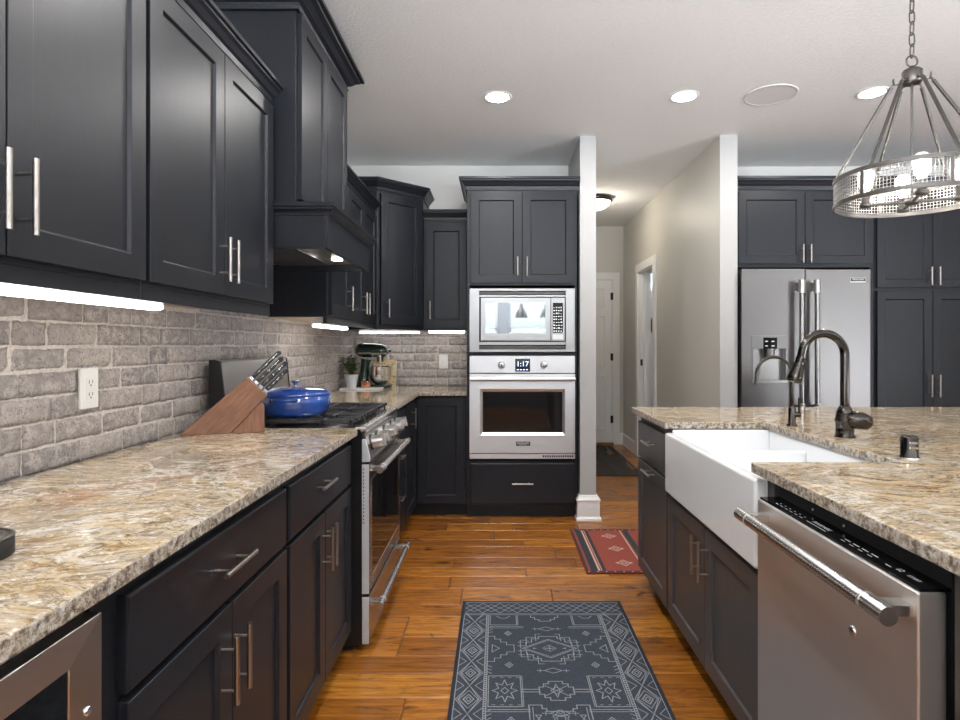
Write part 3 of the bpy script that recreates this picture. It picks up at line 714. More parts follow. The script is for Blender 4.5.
# ---- range hood with cabinet chimney
h = thing('range_hood', 'charcoal mantel range hood with paneled cupboard above, over the gas range', 'range hood', (0, 0, 0), 0)
mb = MB(); mb.box(-1.205, -0.799, 2.332, 3.062, 1.80, 2.59, M['cab']); mb.build('chimney', h, 0.002, 1)
for a, b in ((0.012, 0.362), (0.366, 0.718)):
    mb = MB(); mb.M = Matrix.Translation((-0.799, 2.332, 0)) @ Matrix.Rotation(R90, 4, 'Z'); shaker(mb, a, b, 1.83, 2.575, fr=0.06); mb.build('door', h, 0.0012, 1)
mb = MB(); mb.sweep([(-1.205, 2.332), (-0.799, 2.332), (-0.799, 3.062), (-1.205, 3.062)], [(u*1.55, hh) for u, hh in CROWN], M['cab'], 2.575); mb.build('crown_moulding', h, fixn=True)
mb = MB(); Z0, Z1 = 1.632, 1.765; th = 0.02
mb.box(-0.689, -0.669, 2.322, 3.072, Z0, Z1, M['cab']); mb.box(-1.205, -0.689, 2.322, 2.342, Z0, Z1, M['cab']); mb.box(-1.205, -0.689, 3.052, 3.072, Z0, Z1, M['cab'])
mb.box(-1.205, -0.689, 2.342, 3.052, Z1-0.02, Z1, M['cab']); mb.build('mantel', h, 0.002, 1)
mb = MB(); mb.sweep([(-1.205, 2.322), (-0.669, 2.322), (-0.669, 3.072), (-1.205, 3.072)], [(0, 0), (0.006, 0), (0.008, 0.008), (0.014, 0.014), (0.026, 0.02), (0.028, 0.028), (0.036, 0.03), (0.036, 0.046), (0, 0.046)], M['cab'], 1.762); mb.build('mantel_moulding', h, fixn=True)
mb = MB(); mb.box(-1.18, -0.70, 2.35, 3.045, 1.665, 1.70, M['steel']); mb.box(-1.10, -0.84, 2.42, 2.98, 1.650, 1.665, M['steel_bright'])
for i in range(18): mb.box(-1.09, -0.85, 2.44+i*0.029, 2.452+i*0.029, 1.647, 1.650, M['dark'])
mb.build('vent_insert', h, 0.001, 1)
for y in (2.83,):
    mb = MB(); mb.lathe([(0.026, 0.0), (0.026, 0.006), (0.022, 0.008)], (-0.772, y, 1.657), M['led'], 20); mb.build('lamp', h)

# ---- oven tower
OX, OY = -0.219, 4.225
ov = thing('oven_tower_cabinet', 'tall charcoal cabinet housing the microwave and wall oven', 'cabinet', (OX, OY, 0), 0, 'tall charcoal cabinets')
w = 0.790
mb = MB(); mb.box(0, w, 0, 0.62, 0.095, 0.42, M['cab']); mb.box(0, w, 0, 0.62, 1.678, 2.362, M['cab'])
mb.box(0, 0.018, 0, 0.62, 0.42, 1.678, M['cab']); mb.box(w-0.018, w, 0, 0.62, 0.42, 1.678, M['cab']); mb.box(0.018, w-0.018, 0.60, 0.62, 0.42, 1.678, M['cab'])
mb.box(0.018, w-0.018, 0, 0.59, 1.178, 1.192, M['cab']); mb.box(0, w, 0.065, 0.62, 0, 0.095, M['cab']); mb.build('carcass', ov, 0.0015, 1)
door(ov, 0.028, 0.393, 1.694, 2.345, 0.362, 1.81, 0.135); door(ov, 0.398, w-0.022, 1.694, 2.345, 0.429, 1.81, 0.135)
drawer(ov, 0.028, w-0.022, 0.115, 0.402, hz=0.262, L=0.15)
crown(ov, [(0, 0.62), (0, 0), (w+0.017, 0)], 2.362, 0.98)

# ---- fridge surround and pantry
PY = 4.215
f = thing('fridge_surround_cabinet', 'charcoal two-door cabinet bridging over the refrigerator', 'cabinet', (1.705, PY, 0), 0, 'tall charcoal cabinets')
mb = MB(); mb.box(0, 0.992, 0, 0.70, 1.805, 2.362, M['cab']); mb.box(0, 0.005, 0, 0.70, 0, 1.805, M['cab']); mb.box(0.958, 0.992, 0, 0.70, 0, 1.805, M['cab']); mb.build('carcass', f, 0.0015, 1)
door(f, 0.015, 0.488, 1.83, 2.345, 0.463, 1.90, 0.13); door(f, 0.493, 0.975, 1.83, 2.345, 0.518, 1.90, 0.13)
crown(f, [(0, 0), (0.992, 0)], 2.362, 0.98)
for k, (x0, lb) in enumerate(((2.699, 'tall charcoal pantry cabinet with upper and lower door pairs, touching the refrigerator surround'), (3.52, 'tall charcoal pantry cabinet at the far end of the refrigerator wall'))):
    p = thing('pantry_cabinet', lb, 'cabinet', (x0, PY, 0), 0, 'tall charcoal cabinets')
    carcass(p, 0.82, 0, 2.362, 0.70, kick=0.095)
    for a, b, hx in ((0.012, 0.405, 0.378), (0.41, 0.808, 0.436)):
        door(p, a, b, 1.66, 2.345, hx, 1.74, 0.13); door(p, a, b, 0.11, 1.635, hx, 0.96, 0.16)
    crown(p, [(0, 0), (0.82, 0)], 2.362, 0.98)

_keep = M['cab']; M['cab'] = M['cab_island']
# ---- island cabinets, facing the aisle (-X)
IX = 0.765
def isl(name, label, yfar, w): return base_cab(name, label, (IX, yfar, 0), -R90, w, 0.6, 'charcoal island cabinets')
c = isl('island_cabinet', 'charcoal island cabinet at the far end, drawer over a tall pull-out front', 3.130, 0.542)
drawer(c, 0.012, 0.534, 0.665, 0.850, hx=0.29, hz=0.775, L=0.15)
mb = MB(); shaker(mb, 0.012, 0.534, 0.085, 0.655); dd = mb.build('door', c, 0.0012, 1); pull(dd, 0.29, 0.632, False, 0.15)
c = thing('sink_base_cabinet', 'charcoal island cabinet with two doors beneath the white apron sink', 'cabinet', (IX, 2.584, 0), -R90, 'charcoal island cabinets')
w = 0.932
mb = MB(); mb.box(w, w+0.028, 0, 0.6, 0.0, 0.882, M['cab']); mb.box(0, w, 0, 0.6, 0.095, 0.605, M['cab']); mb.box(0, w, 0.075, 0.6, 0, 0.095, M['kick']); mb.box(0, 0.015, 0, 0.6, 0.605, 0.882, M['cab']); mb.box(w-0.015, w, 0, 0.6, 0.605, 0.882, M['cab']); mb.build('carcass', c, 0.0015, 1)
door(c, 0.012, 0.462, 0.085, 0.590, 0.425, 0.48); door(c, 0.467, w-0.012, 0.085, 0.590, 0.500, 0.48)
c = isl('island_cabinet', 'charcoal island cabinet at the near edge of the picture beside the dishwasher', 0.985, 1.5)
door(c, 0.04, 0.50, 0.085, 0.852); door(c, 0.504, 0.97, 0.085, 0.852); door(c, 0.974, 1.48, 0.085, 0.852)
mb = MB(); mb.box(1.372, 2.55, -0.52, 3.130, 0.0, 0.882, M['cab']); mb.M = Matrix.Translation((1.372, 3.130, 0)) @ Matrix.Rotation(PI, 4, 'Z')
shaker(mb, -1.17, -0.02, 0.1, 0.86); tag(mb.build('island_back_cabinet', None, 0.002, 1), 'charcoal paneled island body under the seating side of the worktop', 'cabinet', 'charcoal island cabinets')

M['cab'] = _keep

# ================================================================== WORKTOPS
def top(name, label, poly, m, z0=0.884, z1=0.914):
    mb = MB(); mb.prism(poly, z0, z1, m); return tag(mb.build(name, None, 0.004, 3), label, 'countertop', 'granite worktops')
top('granite_countertop', 'long cream and gold granite worktop on the left, under the knife block', [(-1.203, -0.8), (-0.565, -0.8), (-0.565, 2.376), (-1.203, 2.376)], M['granite'])
top('granite_countertop', 'cream granite corner worktop beyond the range, under the stand mixer', [(-1.203, 3.152), (-0.565, 3.152), (-0.565, 4.225), (-0.223, 4.225), (-0.223, YB-0.003), (-1.203, YB-0.003)], M['granite'])
top('granite_countertop', 'tan and brown granite island worktop with the sink cut-out', [(0.728, 3.19), (0.728, 2.562), (1.165, 2.562), (1.165, 1.69), (0.728, 1.69), (0.728, -0.55), (2.66, -0.55), (2.66, 3.19)], M['granite_island'])
# ================================================================== APPLIANCES
def rx(mb, loc, rot=0.0): mb.M = Matrix.Translation(loc) @ Matrix.Rotation(rot, 4, 'Z'); return mb
# ---- gas range (local x along the counter, y from front to wall)
r = thing('gas_range', 'stainless gas range with knobs and black cast iron grates between the left worktops', 'range', (-0.55, 2.385, 0), R90)
RW = 0.760
mb = MB(); mb.box(0.003, RW-0.003, 0.0, 0.615, 0.03, 0.893, M['black']); mb.box(0.02, RW-0.02, 0.04, 0.6, 0.0, 0.03, M['black']); mb.build('body', r, 0.002, 1)
mb = MB(); mb.box(0, RW, 0.0, 0.60, 0.893, 0.912, M['steel_range']); mb.box(0, RW, -0.018, 0.03, 0.893, 0.918, M['steel_bright']); mb.build('cooktop', r, 0.006, 3)
mb = MB(); mb.prism([(0.0, 0.893), (-0.012, 0.893), (-0.034, 0.795), (-0.034, 0.775), (0.0, 0.775)], 0.004, RW, M['steel_range'], 'x'); mb.prism([(0.0, 0.868), (-0.016, 0.868), (-0.034, 0.795), (-0.034, 0.775), (0.0, 0.775)], -0.002, 0.004, M['steel_side'], 'x'); mb.build('control_panel', r, 0.002, 1)
for i, x in enumerate((0.085, 0.205, 0.38, 0.555, 0.675)):
    mb = MB(); a = Vector((x, -0.022, 0.842)); n = Vector((0, -0.975, 0.22)).normalized()
    mb.cyl(a-n*0.01, a+n*0.006, 0.034, M['black'], 24); mb.cyl(a+n*0.006, a+n*0.050, 0.028, M['steel'], 24, 0.025)
    q = a+n*0.051; mb.M = Matrix.Translation(q) @ n.to_track_quat('Z', 'Y').to_matrix().to_4x4(); mb.box(-0.006, 0.006, -0.024, 0.024, -0.002, 0.007, M['steel']); mb.M = None
    mb.build('knob', r, 0.001, 1)
mb = MB(); mb.box(0.004, RW-0.004, -0.028, -0.001, 0.24, 0.765, M['steel_range'])
mb.box(0.0, 0.004, -0.028, 0.0, 0.24, 0.765, M['steel_side'])
for i in range(16): mb.box(-0.0005, 0.0006, -0.0085, -0.0045, 0.742-i*0.0145, 0.749-i*0.0145, M['dark'])
dd = mb.build('oven_door', r, 0.001, 1)
mb = MB(); mb.box(0.050, RW-0.050, -0.0305, -0.027, 0.305, 0.690, M['black_glass']); mb.build('window', dd, 0.001, 1)
mb = MB()
for a in ((0.042, 0.050, 0.297, 0.698), (RW-0.050, RW-0.042, 0.297, 0.698), (0.050, RW-0.050, 0.297, 0.305), (0.050, RW-0.050, 0.690, 0.698)): mb.box(a[0], a[1], -0.032, -0.028, a[2], a[3], M['steel_bright'])
mb.build('window_frame', dd, 0.001, 1)
def bar_handle(parent, x0, x1, y0, y, z, rr=0.0145, name='handle'):
    mb = MB(); mb.cyl((x0, y, z), (x1, y, z), rr, M['steel_bar'], 20)
    for x in (x0+0.022, x1-0.055): mb.box(x, x+0.034, y, y0, z-0.010, z+0.010, M['steel_bar'])
    for x in (x0+0.062, x1-0.062): mb.cyl((x-0.002, y, z), (x+0.002, y, z), rr+0.0012, M['steel'], 20)
    return mb.build(name, parent, 0.001, 1)
bar_handle(dd, 0.004, RW-0.004, -0.028, -0.072, 0.742)
mb = MB(); mb.box(0.004, RW-0.004, -0.028, -0.001, 0.035, 0.226, M['steel_range']); mb.box(0.0, 0.004, -0.028, 0.0, 0.035, 0.226, M['steel_side']); dd = mb.build('drawer', r, 0.002, 1)
bar_handle(dd, 0.004, RW-0.004, -0.028, -0.072, 0.190, 0.013)
for x0, x1 in ((0.012, 0.252), (0.258, 0.502), (0.508, 0.748)):
    mb = MB(); y0, y1, za, zb = 0.045, 0.535, 0.930, 0.944; t = 0.009
    for y in (y0, y1-t, (y0+y1)/2-t/2): mb.box(x0, x1, y, y+t, za, zb, M['iron'])
    for x in (x0, x1-t): mb.box(x, x+t, y0, y1, za, zb, M['iron'])
    xm = (x0+x1)/2
    for yc in (0.165, 0.415):
        for dx, dy in ((1, 0), (-1, 0), (0, 1), (0, -1)):
            ex = x1 if dx > 0 else x0; 
            if dx: mb.box(xm+dx*0.035, ex, yc-0.005, yc+0.005, za, zb, M['iron'])
            else: mb.box(xm-0.005, xm+0.005, yc+dy*0.035, yc+dy*0.12, za, zb, M['iron'])
        for sx in (-0.07, 0.07): mb.box(xm+sx-0.004, xm+sx+0.004, yc-0.12, yc+0.12, za, zb, M['iron'])
    for i in range(5): mb.box(x0+0.03+i*0.045, x0+0.039+i*0.045, y0-0.012, y0+0.05, za, zb, M['iron'])
    for x in (x0+0.004, x1-0.012):
        for y in (y0, y1-0.012): mb.box(x, x+0.009, y, y+0.01, 0.911, za, M['iron'])
    mb.build('grate', r, 0.002, 1)
for x, y, rr in ((0.132, 0.165, 0.045), (0.132, 0.415, 0.035), (0.38, 0.29, 0.05), (0.628, 0.165, 0.05), (0.628, 0.415, 0.035)):
    mb = MB(); mb.lathe([(rr, 0), (rr, 0.006), (rr*0.8, 0.008), (rr*0.8, 0.013), (rr*0.7, 0.015), (0.0, 0.015)], (x, y, 0.9115), M['black'], 24); mb.build('burner', r)
mb = MB(); mb.prism([(0.548, 0.912), (0.578, 1.180), (0.600, 1.187), (0.622, 1.187), (0.622, 0.912)], 0.012, RW-0.012, M['steel'], 'x')
for a, b in ((0.0, 0.012), (RW-0.012, RW)): mb.prism([(0.545, 0.912), (0.575, 1.182), (0.598, 1.189), (0.622, 1.189), (0.622, 0.912)], a, b, M['black'], 'x')
mb.build('backguard', r, 0.002, 1)

# ---- built-in microwave
TX = 0.178
m_ = thing('microwave', 'built-in stainless microwave with mirrored window, above the wall oven', 'microwave', (TX, 4.225, 0))
mb = MB(); f0, f1, z0, z1 = -0.378, 0.376, 1.200, 1.655
S_ = M['steel_micro']
mb.box(f0, -0.309, -0.018, -0.0005, z0, z1, S_); mb.box(0.311, f1, -0.018, -0.0005, z0, z1, S_)
for a, b in ((z0, 1.219), (1.250, 1.272), (1.594, 1.608), (1.638, z1)): mb.box(-0.309, 0.311, -0.018, -0.0005, a, b, S_)
for a, b in ((1.219, 1.250), (1.608, 1.638)):
    mb.box(-0.309, 0.311, -0.006, -0.0005, a, b, M['dark'])
    for k in range(2): mb.box(-0.309, 0.311, -0.012, -0.006, a+0.008+k*0.010, a+0.011+k*0.010, M['steel_micro'])
mb.build('trim_kit', m_, 0.001, 1)
mb = MB(); mb.box(-0.309, 0.311, -0.010, 0.40, 1.272, 1.594, M['black']); mb.build('body', m_)
mb = MB(); mb.box(-0.299, 0.201, -0.026, -0.010, 1.280, 1.587, M['steel_micro']); dd = mb.build('door', m_, 0.003, 2)
mb = MB(); mb.box(-0.262, 0.164, -0.0275, -0.0255, 1.334, 1.552, M['mirror']); mb.build('window', dd)
mb = MB(); mb.box(0.206, 0.302, -0.026, -0.010, 1.280, 1.587, M['steel_micro']); mb.box(0.217, 0.290, -0.0272, -0.0255, 1.338, 1.552, M['black_glass'])
rg = random.Random(5)
for i in range(4):
    for j in range(9): mb.box(0.221+i*0.017, 0.221+i*0.017+rg.uniform(0.008, 0.013), -0.0277, -0.0270, 1.345+j*0.021, 1.345+j*0.021+rg.uniform(0.005, 0.010), M['white_mark'])
mb.box(0.217, 0.290, -0.0275, -0.0255, 1.290, 1.325, M['steel']); mb.build('control_panel', m_, 0.001, 1)

# ---- wall oven
o_ = thing('wall_oven', 'built-in stainless wall oven with dark window and two knobs', 'oven', (TX, 4.225, 0))
mb = MB(); mb.box(-0.365, 0.365, 0.0, 0.58, 0.45, 1.165, M['black']); mb.build('body', o_)
mb = MB(); S_ = M['steel_oven']; mb.box(f0, f1, -0.022, 0, 1.050, 1.172, S_); cp = mb.build('control_panel', o_, 0.002, 1)
mb = MB(); mb.box(-0.052, 0.055, -0.0235, -0.0215, 1.060, 1.152, M['black_glass'])
mb.text('1:17', 0.052, textmat(0.001, -0.0238, 1.113), M['display'])
for i in range(4): mb.box(-0.04+i*0.022, -0.026+i*0.022, -0.0242, -0.0234, 1.070, 1.077, M['display'])
mb.build('display', cp)
for x in (-0.149, 0.152):
    mb = MB(); mb.lathe([(0.026, 0), (0.026, 0.004), (0.021, 0.006), (0.019, 0.026), (0.016, 0.029), (0, 0.029)], (x, -0.022, 1.107), M['steel_oven'], 28, 'y')
    mb.box(x-0.003, x+0.003, -0.055, -0.05, 1.092, 1.122, M['dark']); mb.build('knob', o_)
mb = MB(); x0, x1, a0, a1 = -0.302, 0.304, 0.604, 0.935
mb.box(f0, x0, -0.024, 0, 0.478, 1.043, S_); mb.box(x1, f1, -0.024, 0, 0.478, 1.043, S_); mb.box(x0, x1, -0.024, 0, 0.478, a0, S_); mb.box(x0, x1, -0.024, 0, a1, 1.043, S_)
i0, i1, b0, b1 = x0+0.018, x1-0.018, a0+0.02, a1-0.02
o4 = [(x0, -0.024, a0), (x1, -0.024, a0), (x1, -0.024, a1), (x0, -0.024, a1)]; i4 = [(i0, -0.010, b0), (i1, -0.010, b0), (i1, -0.010, b1), (i0, -0.010, b1)]
mb.add(o4+i4, [(k, (k+1) % 4, 4+(k+1) % 4, 4+k) for k in range(4)], M['steel_oven'])
dd = mb.build('door', o_)
mb = MB(); mb.box(i0, i1, -0.0100, -0.004, b0, b1, M['black_glass']); mb.build('window', dd)
mb = MB(); mb.cyl((f0+0.004, -0.062, 1.008), (f1-0.004, -0.062, 1.008), 0.014, M['steel_oven'], 20)
for x in (-0.34, 0.30): mb.box(x, x+0.04, -0.062, -0.022, 0.997, 1.019, M['steel_oven'])
mb.build('handle', dd, 0.001, 1)
mb = MB(); mb.box(-0.046, 0.055, -0.0255, -0.0235, 0.530, 0.560, M['dark'])
mb.text('FRIGIDAIRE', 0.0165, textmat(0.0045, -0.0258, 0.549), M['white_mark']); mb.text('PROFESSIONAL', 0.0085, textmat(0.0045, -0.0258, 0.5365), M['white_mark']); mb.build('nameplate', dd)
mb = MB(); mb.box(f0, f1, -0.022, 0, 0.437, 0.470, M['steel_oven'])
for i in range(14): mb.box(0.145+i*0.016, 0.156+i*0.016, -0.0225, -0.0215, 0.447, 0.462, M['dark'])
mb.build('vent_strip', o_, 0.001, 1)

# ---- refrigerator
FXC = 2.168; FY = 4.13
fr = thing('refrigerator', 'stainless side-by-side refrigerator with ice dispenser in its left door', 'refrigerator', (FXC, FY, 0))
mb = MB(); mb.box(-0.448, 0.452, 0.065, 0.74, 0.02, 1.765, M['black_matte']); mb.box(-0.44, 0.44, 0.03, 0.065, 0.015, 0.09, M['dark']); mb.build('body', fr, 0.004, 1)
SV = M['steel_fridge']; cz0, cz1 = 0.10, 1.784; dx0, dx1, dz0, dz1 = -0.384, -0.131, 0.985, 1.315
mb = MB(); L0, L1 = -0.452, -0.011
mb.box(L0, dx0, 0, 0.06, cz0, cz1, SV); mb.box(dx1, L1, 0, 0.06, cz0, cz1, SV); mb.box(dx0, dx1, 0, 0.06, cz0, dz0, SV); mb.box(dx0, dx1, 0, 0.06, dz1, cz1, SV); mb.box(dx0, dx1, 0.055, 0.06, dz0, dz1, SV)
dl = mb.build('freezer_door', fr, 0.0)
mb = MB()
mb.box(dx0+0.001, dx1-0.001, -0.002, 0.03, 1.225, dz1-0.001, M['steel_fridge']); mb.box(dx0+0.001, dx1-0.001, 0.045, 0.054, dz0, 1.225, M['steel_range'])
mb.box(dx0+0.001, dx0+0.012, 0.0, 0.05, dz0, 1.225, M['steel_fridge']); mb.box(dx1-0.012, dx1-0.001, 0, 0.05, dz0, 1.225, M['steel_fridge']); mb.box(dx0, dx1, -0.006, 0.05, dz0-0.002, dz0+0.018, M['steel_range'])
mb.box(-0.302, -0.205, -0.004, 0.0, 1.222, 1.302, M['black_glass'])
for i in range(2):
    for j in range(2): mb.box(-0.290+i*0.045, -0.270+i*0.045, -0.0046, -0.0038, 1.240+j*0.032, 1.247+j*0.032, M['white_mark'])
mb.cyl((-0.254, 0.022, 1.15), (-0.254, 0.022, 1.225), 0.034, M['steel_range'], 18, 0.045)
mb.prism([(-0.325, 1.005), (-0.19, 1.005), (-0.215, 1.16), (-0.295, 1.16)], 0.030, 0.044, M['steel_range'], 'y')
mb.build('ice_dispenser', dl, 0.001, 1)
mb = MB(); mb.box(-0.005, 0.456, 0, 0.06, cz0, cz1, SV); dr = mb.build('fridge_door', fr, 0.006, 3)
mb = MB(); mb.box(0.31, 0.418, -0.0015, 0.0005, 1.690, 1.722, M['trim']); mb.box(0.312, 0.416, -0.0022, -0.001, 1.697, 1.720, M['dark'])
mb.text('FRIGIDAIRE', 0.0155, textmat(0.364, -0.0026, 1.7095), M['white_mark']); mb.build('nameplate', dr)
for x, par in ((-0.062, dl), (0.045, dr)):
    mb = MB(); mb.cyl((x, -0.062, 0.76), (x, -0.062, 1.70), 0.017, M['steel_range'], 20)
    for z in (0.80, 1.655): mb.cyl((x, -0.062, z-0.045), (x, -0.062, z+0.045), 0.022, M['steel'], 20); mb.box(x-0.015, x+0.015, -0.055, 0.0, z-0.03, z+0.03, M['steel_fridge'])
    mb.build('handle', par)

# ---- dishwasher (local x toward the camera, y into the island)
dw = thing('dishwasher', 'stainless dishwasher with bar handle at the near end of the island', 'dishwasher', (0.715, 1.618, 0), -R90)
DW = 0.618
mb = MB(); mb.box(0.006, DW-0.006, 0.062, 0.60, 0.03, 0.862, M['black_matte']); mb.box(0.01, DW-0.01, 0.09, 0.58, 0, 0.03, M['black_matte']); mb.box(0.0, DW, 0.068, 0.09, 0.855, 0.872, M['dark'])
for x in (0.17, 0.30): mb.cyl((x, 0.063, 0.845), (x, 0.060, 0.845), 0.003, M['white_mark'], 8)
mb.box(0.47, 0.51, 0.064, 0.070, 0.862, 0.8635, M['chrome']); mb.build('tub', dw)
mb = MB(); mb.box(0, DW, 0.0, 0.050, 0.10, 0.828, M['steel_dw']); dd = mb.build('door', dw, 0.004, 3)
mb = MB(); mb.box(0.004, DW-0.004, 0.006, 0.060, 0.828, 0.8335, M['black_glass'])
Tm = lambda x, y: Matrix.Translation((x, y, 0.8336))
for i in range(6): mb.text('ABESDR'[i] if False else 'o', 0.010, Tm(0.075+i*0.024, 0.030), M['white_mark'], 0.0001); mb.box(0.069+i*0.024, 0.083+i*0.024, 0.018, 0.0195, 0.8335, 0.8338, M['white_mark'])
mb.text('FRIGIDAIRE', 0.014, Tm(0.265, 0.031), M['white_mark'], 0.0001); mb.box(0.225, 0.305, 0.017, 0.0185, 0.8335, 0.8338, M['white_mark'])
for i in range(4): mb.box(0.355+i*0.03, 0.375+i*0.03, 0.030, 0.032, 0.8335, 0.8338, M['white_mark']); mb.box(0.358+i*0.03, 0.372+i*0.03, 0.020, 0.0215, 0.8335, 0.8338, M['white_mark'])
mb.box(0.50, 0.515, 0.022, 0.024, 0.8335, 0.8338, M['white_mark']); mb.text('12', 0.016, Tm(0.53, 0.030), M['white_mark'], 0.0001); mb.text('START', 0.010, Tm(0.570, 0.028), M['white_mark'], 0.0001)
mb.build('control_strip', dd)
bar_handle(dd, 0.018, 0.628, 0.0, -0.056, 0.792, 0.0165)
mb = MB(); mb.lathe([(0.011, 0), (0.010, 0.003), (0.006, 0.005), (0, 0.005)], (0.435, 0.0, 0.675), M['chrome'], 20, 'y'); mb.build('badge', dd)

# ---- beverage cooler under the left worktop
bc = thing('beverage_cooler', 'undercounter beverage cooler with stainless frame and dark glass, lower left corner', 'cooler', (-0.605, 0.252, 0), R90)
BW = 0.612
mb = MB(); mb.box(0.004, BW-0.004, 0.0, 0.57, 0.0, 0.868, M['black_matte']); mb.build('body', bc)
mb = MB(); za, zb = 0.10, 0.858; w_ = 0.048; y0, y1 = -0.024, -0.010
O = [(0, za), (BW, za), (BW, zb), (0, zb)]; I = [(w_, za+w_), (BW-w_, za+w_), (BW-w_, zb-w_-0.012), (w_, zb-w_-0.012)]
vs = [(x, 0, z) for x, z in O]+[(x, y0, z) for x, z in O]+[(x, y1, z) for x, z in I]+[(x, 0, z) for x, z in I]
fs = []
for k in range(4):
    n = (k+1) % 4; fs += [(k, n, 4+n, 4+k), (4+k, 4+n, 8+n, 8+k), (8+k, 8+n, 12+n, 12+k), (12+k, 12+n, n, k)]
mb.add(vs, fs, M['steel']); dd = mb.build('door', bc, 0.001, 1)
mb = MB(); mb.box(w_-0.002, BW-w_+0.002, -0.008, -0.002, za+w_-0.002, zb-w_-0.01, M['black_glass']); mb.build('glass', dd)
mb = MB(); mb.lathe([(0.007, 0), (0.007, 0.004), (0.004, 0.005), (0, 0.005)], (0.590, -0.016, 0.726), M['chrome'], 16, 'y'); mb.build('lock', dd)

# ================================================================== SINK AND TAPS
sk = thing('apron_sink', 'white fireclay double-bowl apron-front sink set in the island', 'sink', (0, 0, 0))
mb = MB(); X0, X1, Y0, Y1, zb, zt = 0.730, 1.200, 1.668, 2.567, 0.612, 0.882
t = 0.024; C = M['ceramic']
mb.box(X0, X0+0.034, Y0, Y1, zb, 0.868, C); mb.box(X1-t, X1, Y0, Y1, zb, zt, C)
mb.box(X0+0.030, X1-t+0.004, Y0, Y0+t, zb, zt, C); mb.box(X0+0.030, X1-t+0.004, Y1-t, Y1, zb, zt, C); mb.box(X0+0.03, X1-t+0.004, Y0+t-0.004, Y1-t+0.004, zb, zb+0.03, C)
mb.build('basin', sk, 0.009, 4)
mb = MB(); mb.box(X0+0.030, X1-t+0.002, 2.238, 2.262, zb+0.028, 0.846, C); mb.build('divider', sk, 0.009, 4)
for y in (1.95, 2.40):
    mb = MB(); mb.lathe([(0.045, 0), (0.045, 0.003), (0.036, 0.004), (0.03, 0.001), (0, 0.001)], (0.97, y, zb+0.030), M['chrome'], 24); mb.build('drain', sk)

def arc(c, r, a0, a1, n, u, v):
    return [c+u*(r*math.cos(a0+(a1-a0)*i/n))+v*(r*math.sin(a0+(a1-a0)*i/n)) for i in range(n+1)]
BZ = M['bronze']
t_ = thing('kitchen_faucet', 'tall dark bronze gooseneck pull-down faucet behind the sink', 'faucet', (1.268, 2.147, 0.914))
mb = MB(); mb.lathe([(0.034, 0), (0.034, 0.004), (0.030, 0.012), (0.030, 0.050), (0.033, 0.056), (0.033, 0.066), (0.028, 0.080), (0.030, 0.088), (0.024, 0.100), (0.019, 0.112), (0.015, 0.116), (0, 0.116)], (0, 0, 0), BZ, 28); mb.build('base', t_)
U, V = Vector((-1, 0, 0)), Vector((0, 0, 1)); rr = 0.078; zc = 0.300
pts = [Vector((0, 0, 0.11)), Vector((0, 0, 0.2)), Vector((0, 0, 0.27))]+arc(Vector((-rr, 0, zc)), rr, PI, 0.05*PI, 20, U, V)
e = pts[-1]; dv = Vector((-0.16, 0, -0.98)).normalized()
pts.append(e+dv*0.02)
mb = MB(); mb.tube(pts, 0.0155, BZ, 18); mb.build('spout', t_)
e = pts[-1]; hv = Vector((-0.30, 0, -0.95)).normalized()
mb = MB(); mb.tube([e, e+hv*0.006, e+hv*0.01, e+hv*0.03, e+hv*0.075, e+hv*0.092, e+hv*0.096], 0.015, BZ, 20, rad=[0.0175, 0.0185, 0.0165, 0.018, 0.026, 0.027, 0.024]); mb.build('spray_head', t_)
mb = MB(); mb.tube([Vector((0.008, -0.015, 0.062)), Vector((0.022, -0.024, 0.066)), Vector((0.045, -0.030, 0.062)), Vector((0.066, -0.034, 0.054)), Vector((0.076, -0.036, 0.050))], 0.02, BZ, 18, rad=[0.027, 0.033, 0.032, 0.026, 0.010]); mb.build('lever', t_)
t_ = thing('filter_faucet', 'small dark bronze filtered-water tap with a thin round arch', 'faucet', (1.222, 2.44, 0.914))
mb = MB(); mb.lathe([(0.022, 0), (0.022, 0.005), (0.0145, 0.010), (0.0145, 0.075), (0.011, 0.082), (0, 0.082)], (0, 0, 0), BZ, 20); mb.build('base', t_)
rr = 0.074; pts = [Vector((0, 0, 0.07)), Vector((0, 0, 0.17)), Vector((0, 0, 0.205))]+arc(Vector((-rr, 0, 0.212)), rr, PI, 0.0, 20, U, V)+[Vector((-2*rr-0.002, 0, 0.190)), Vector((-2*rr-0.003, 0, 0.172))]
mb = MB(); mb.tube(pts, 0.0065, BZ, 12); mb.build('spout', t_)
mb = MB(); mb.cyl((0.008, -0.004, 0.048), (0.030, -0.012, 0.048), 0.012, BZ, 14); mb.cyl((0.024, -0.010, 0.048), (0.026, -0.010, 0.118), 0.0045, BZ, 10, 0.0055); mb.build('lever', t_)
t_ = thing('air_gap_cap', 'short dark slotted air gap cap on the island granite, right of the tall faucet', 'air gap', (1.226, 1.75, 0.914))
mb = MB(); mb.lathe([(0.027, 0), (0.027, 0.004), (0.0235, 0.007), (0.0235, 0.060), (0.021, 0.066), (0, 0.067)], (0, 0, 0), BZ, 28); mb.build('cap', t_)
mb = MB()
for z in (0.030, 0.045): mb.box(-0.014, 0.012, -0.0246, -0.0200, z, z+0.006, M['chrome'])
mb.lathe([(0.0275, 0), (0.0275, 0.003), (0.0240, 0.0045)], (0, 0, 0), M['chrome'], 28); mb.build('chrome_trim', t_)

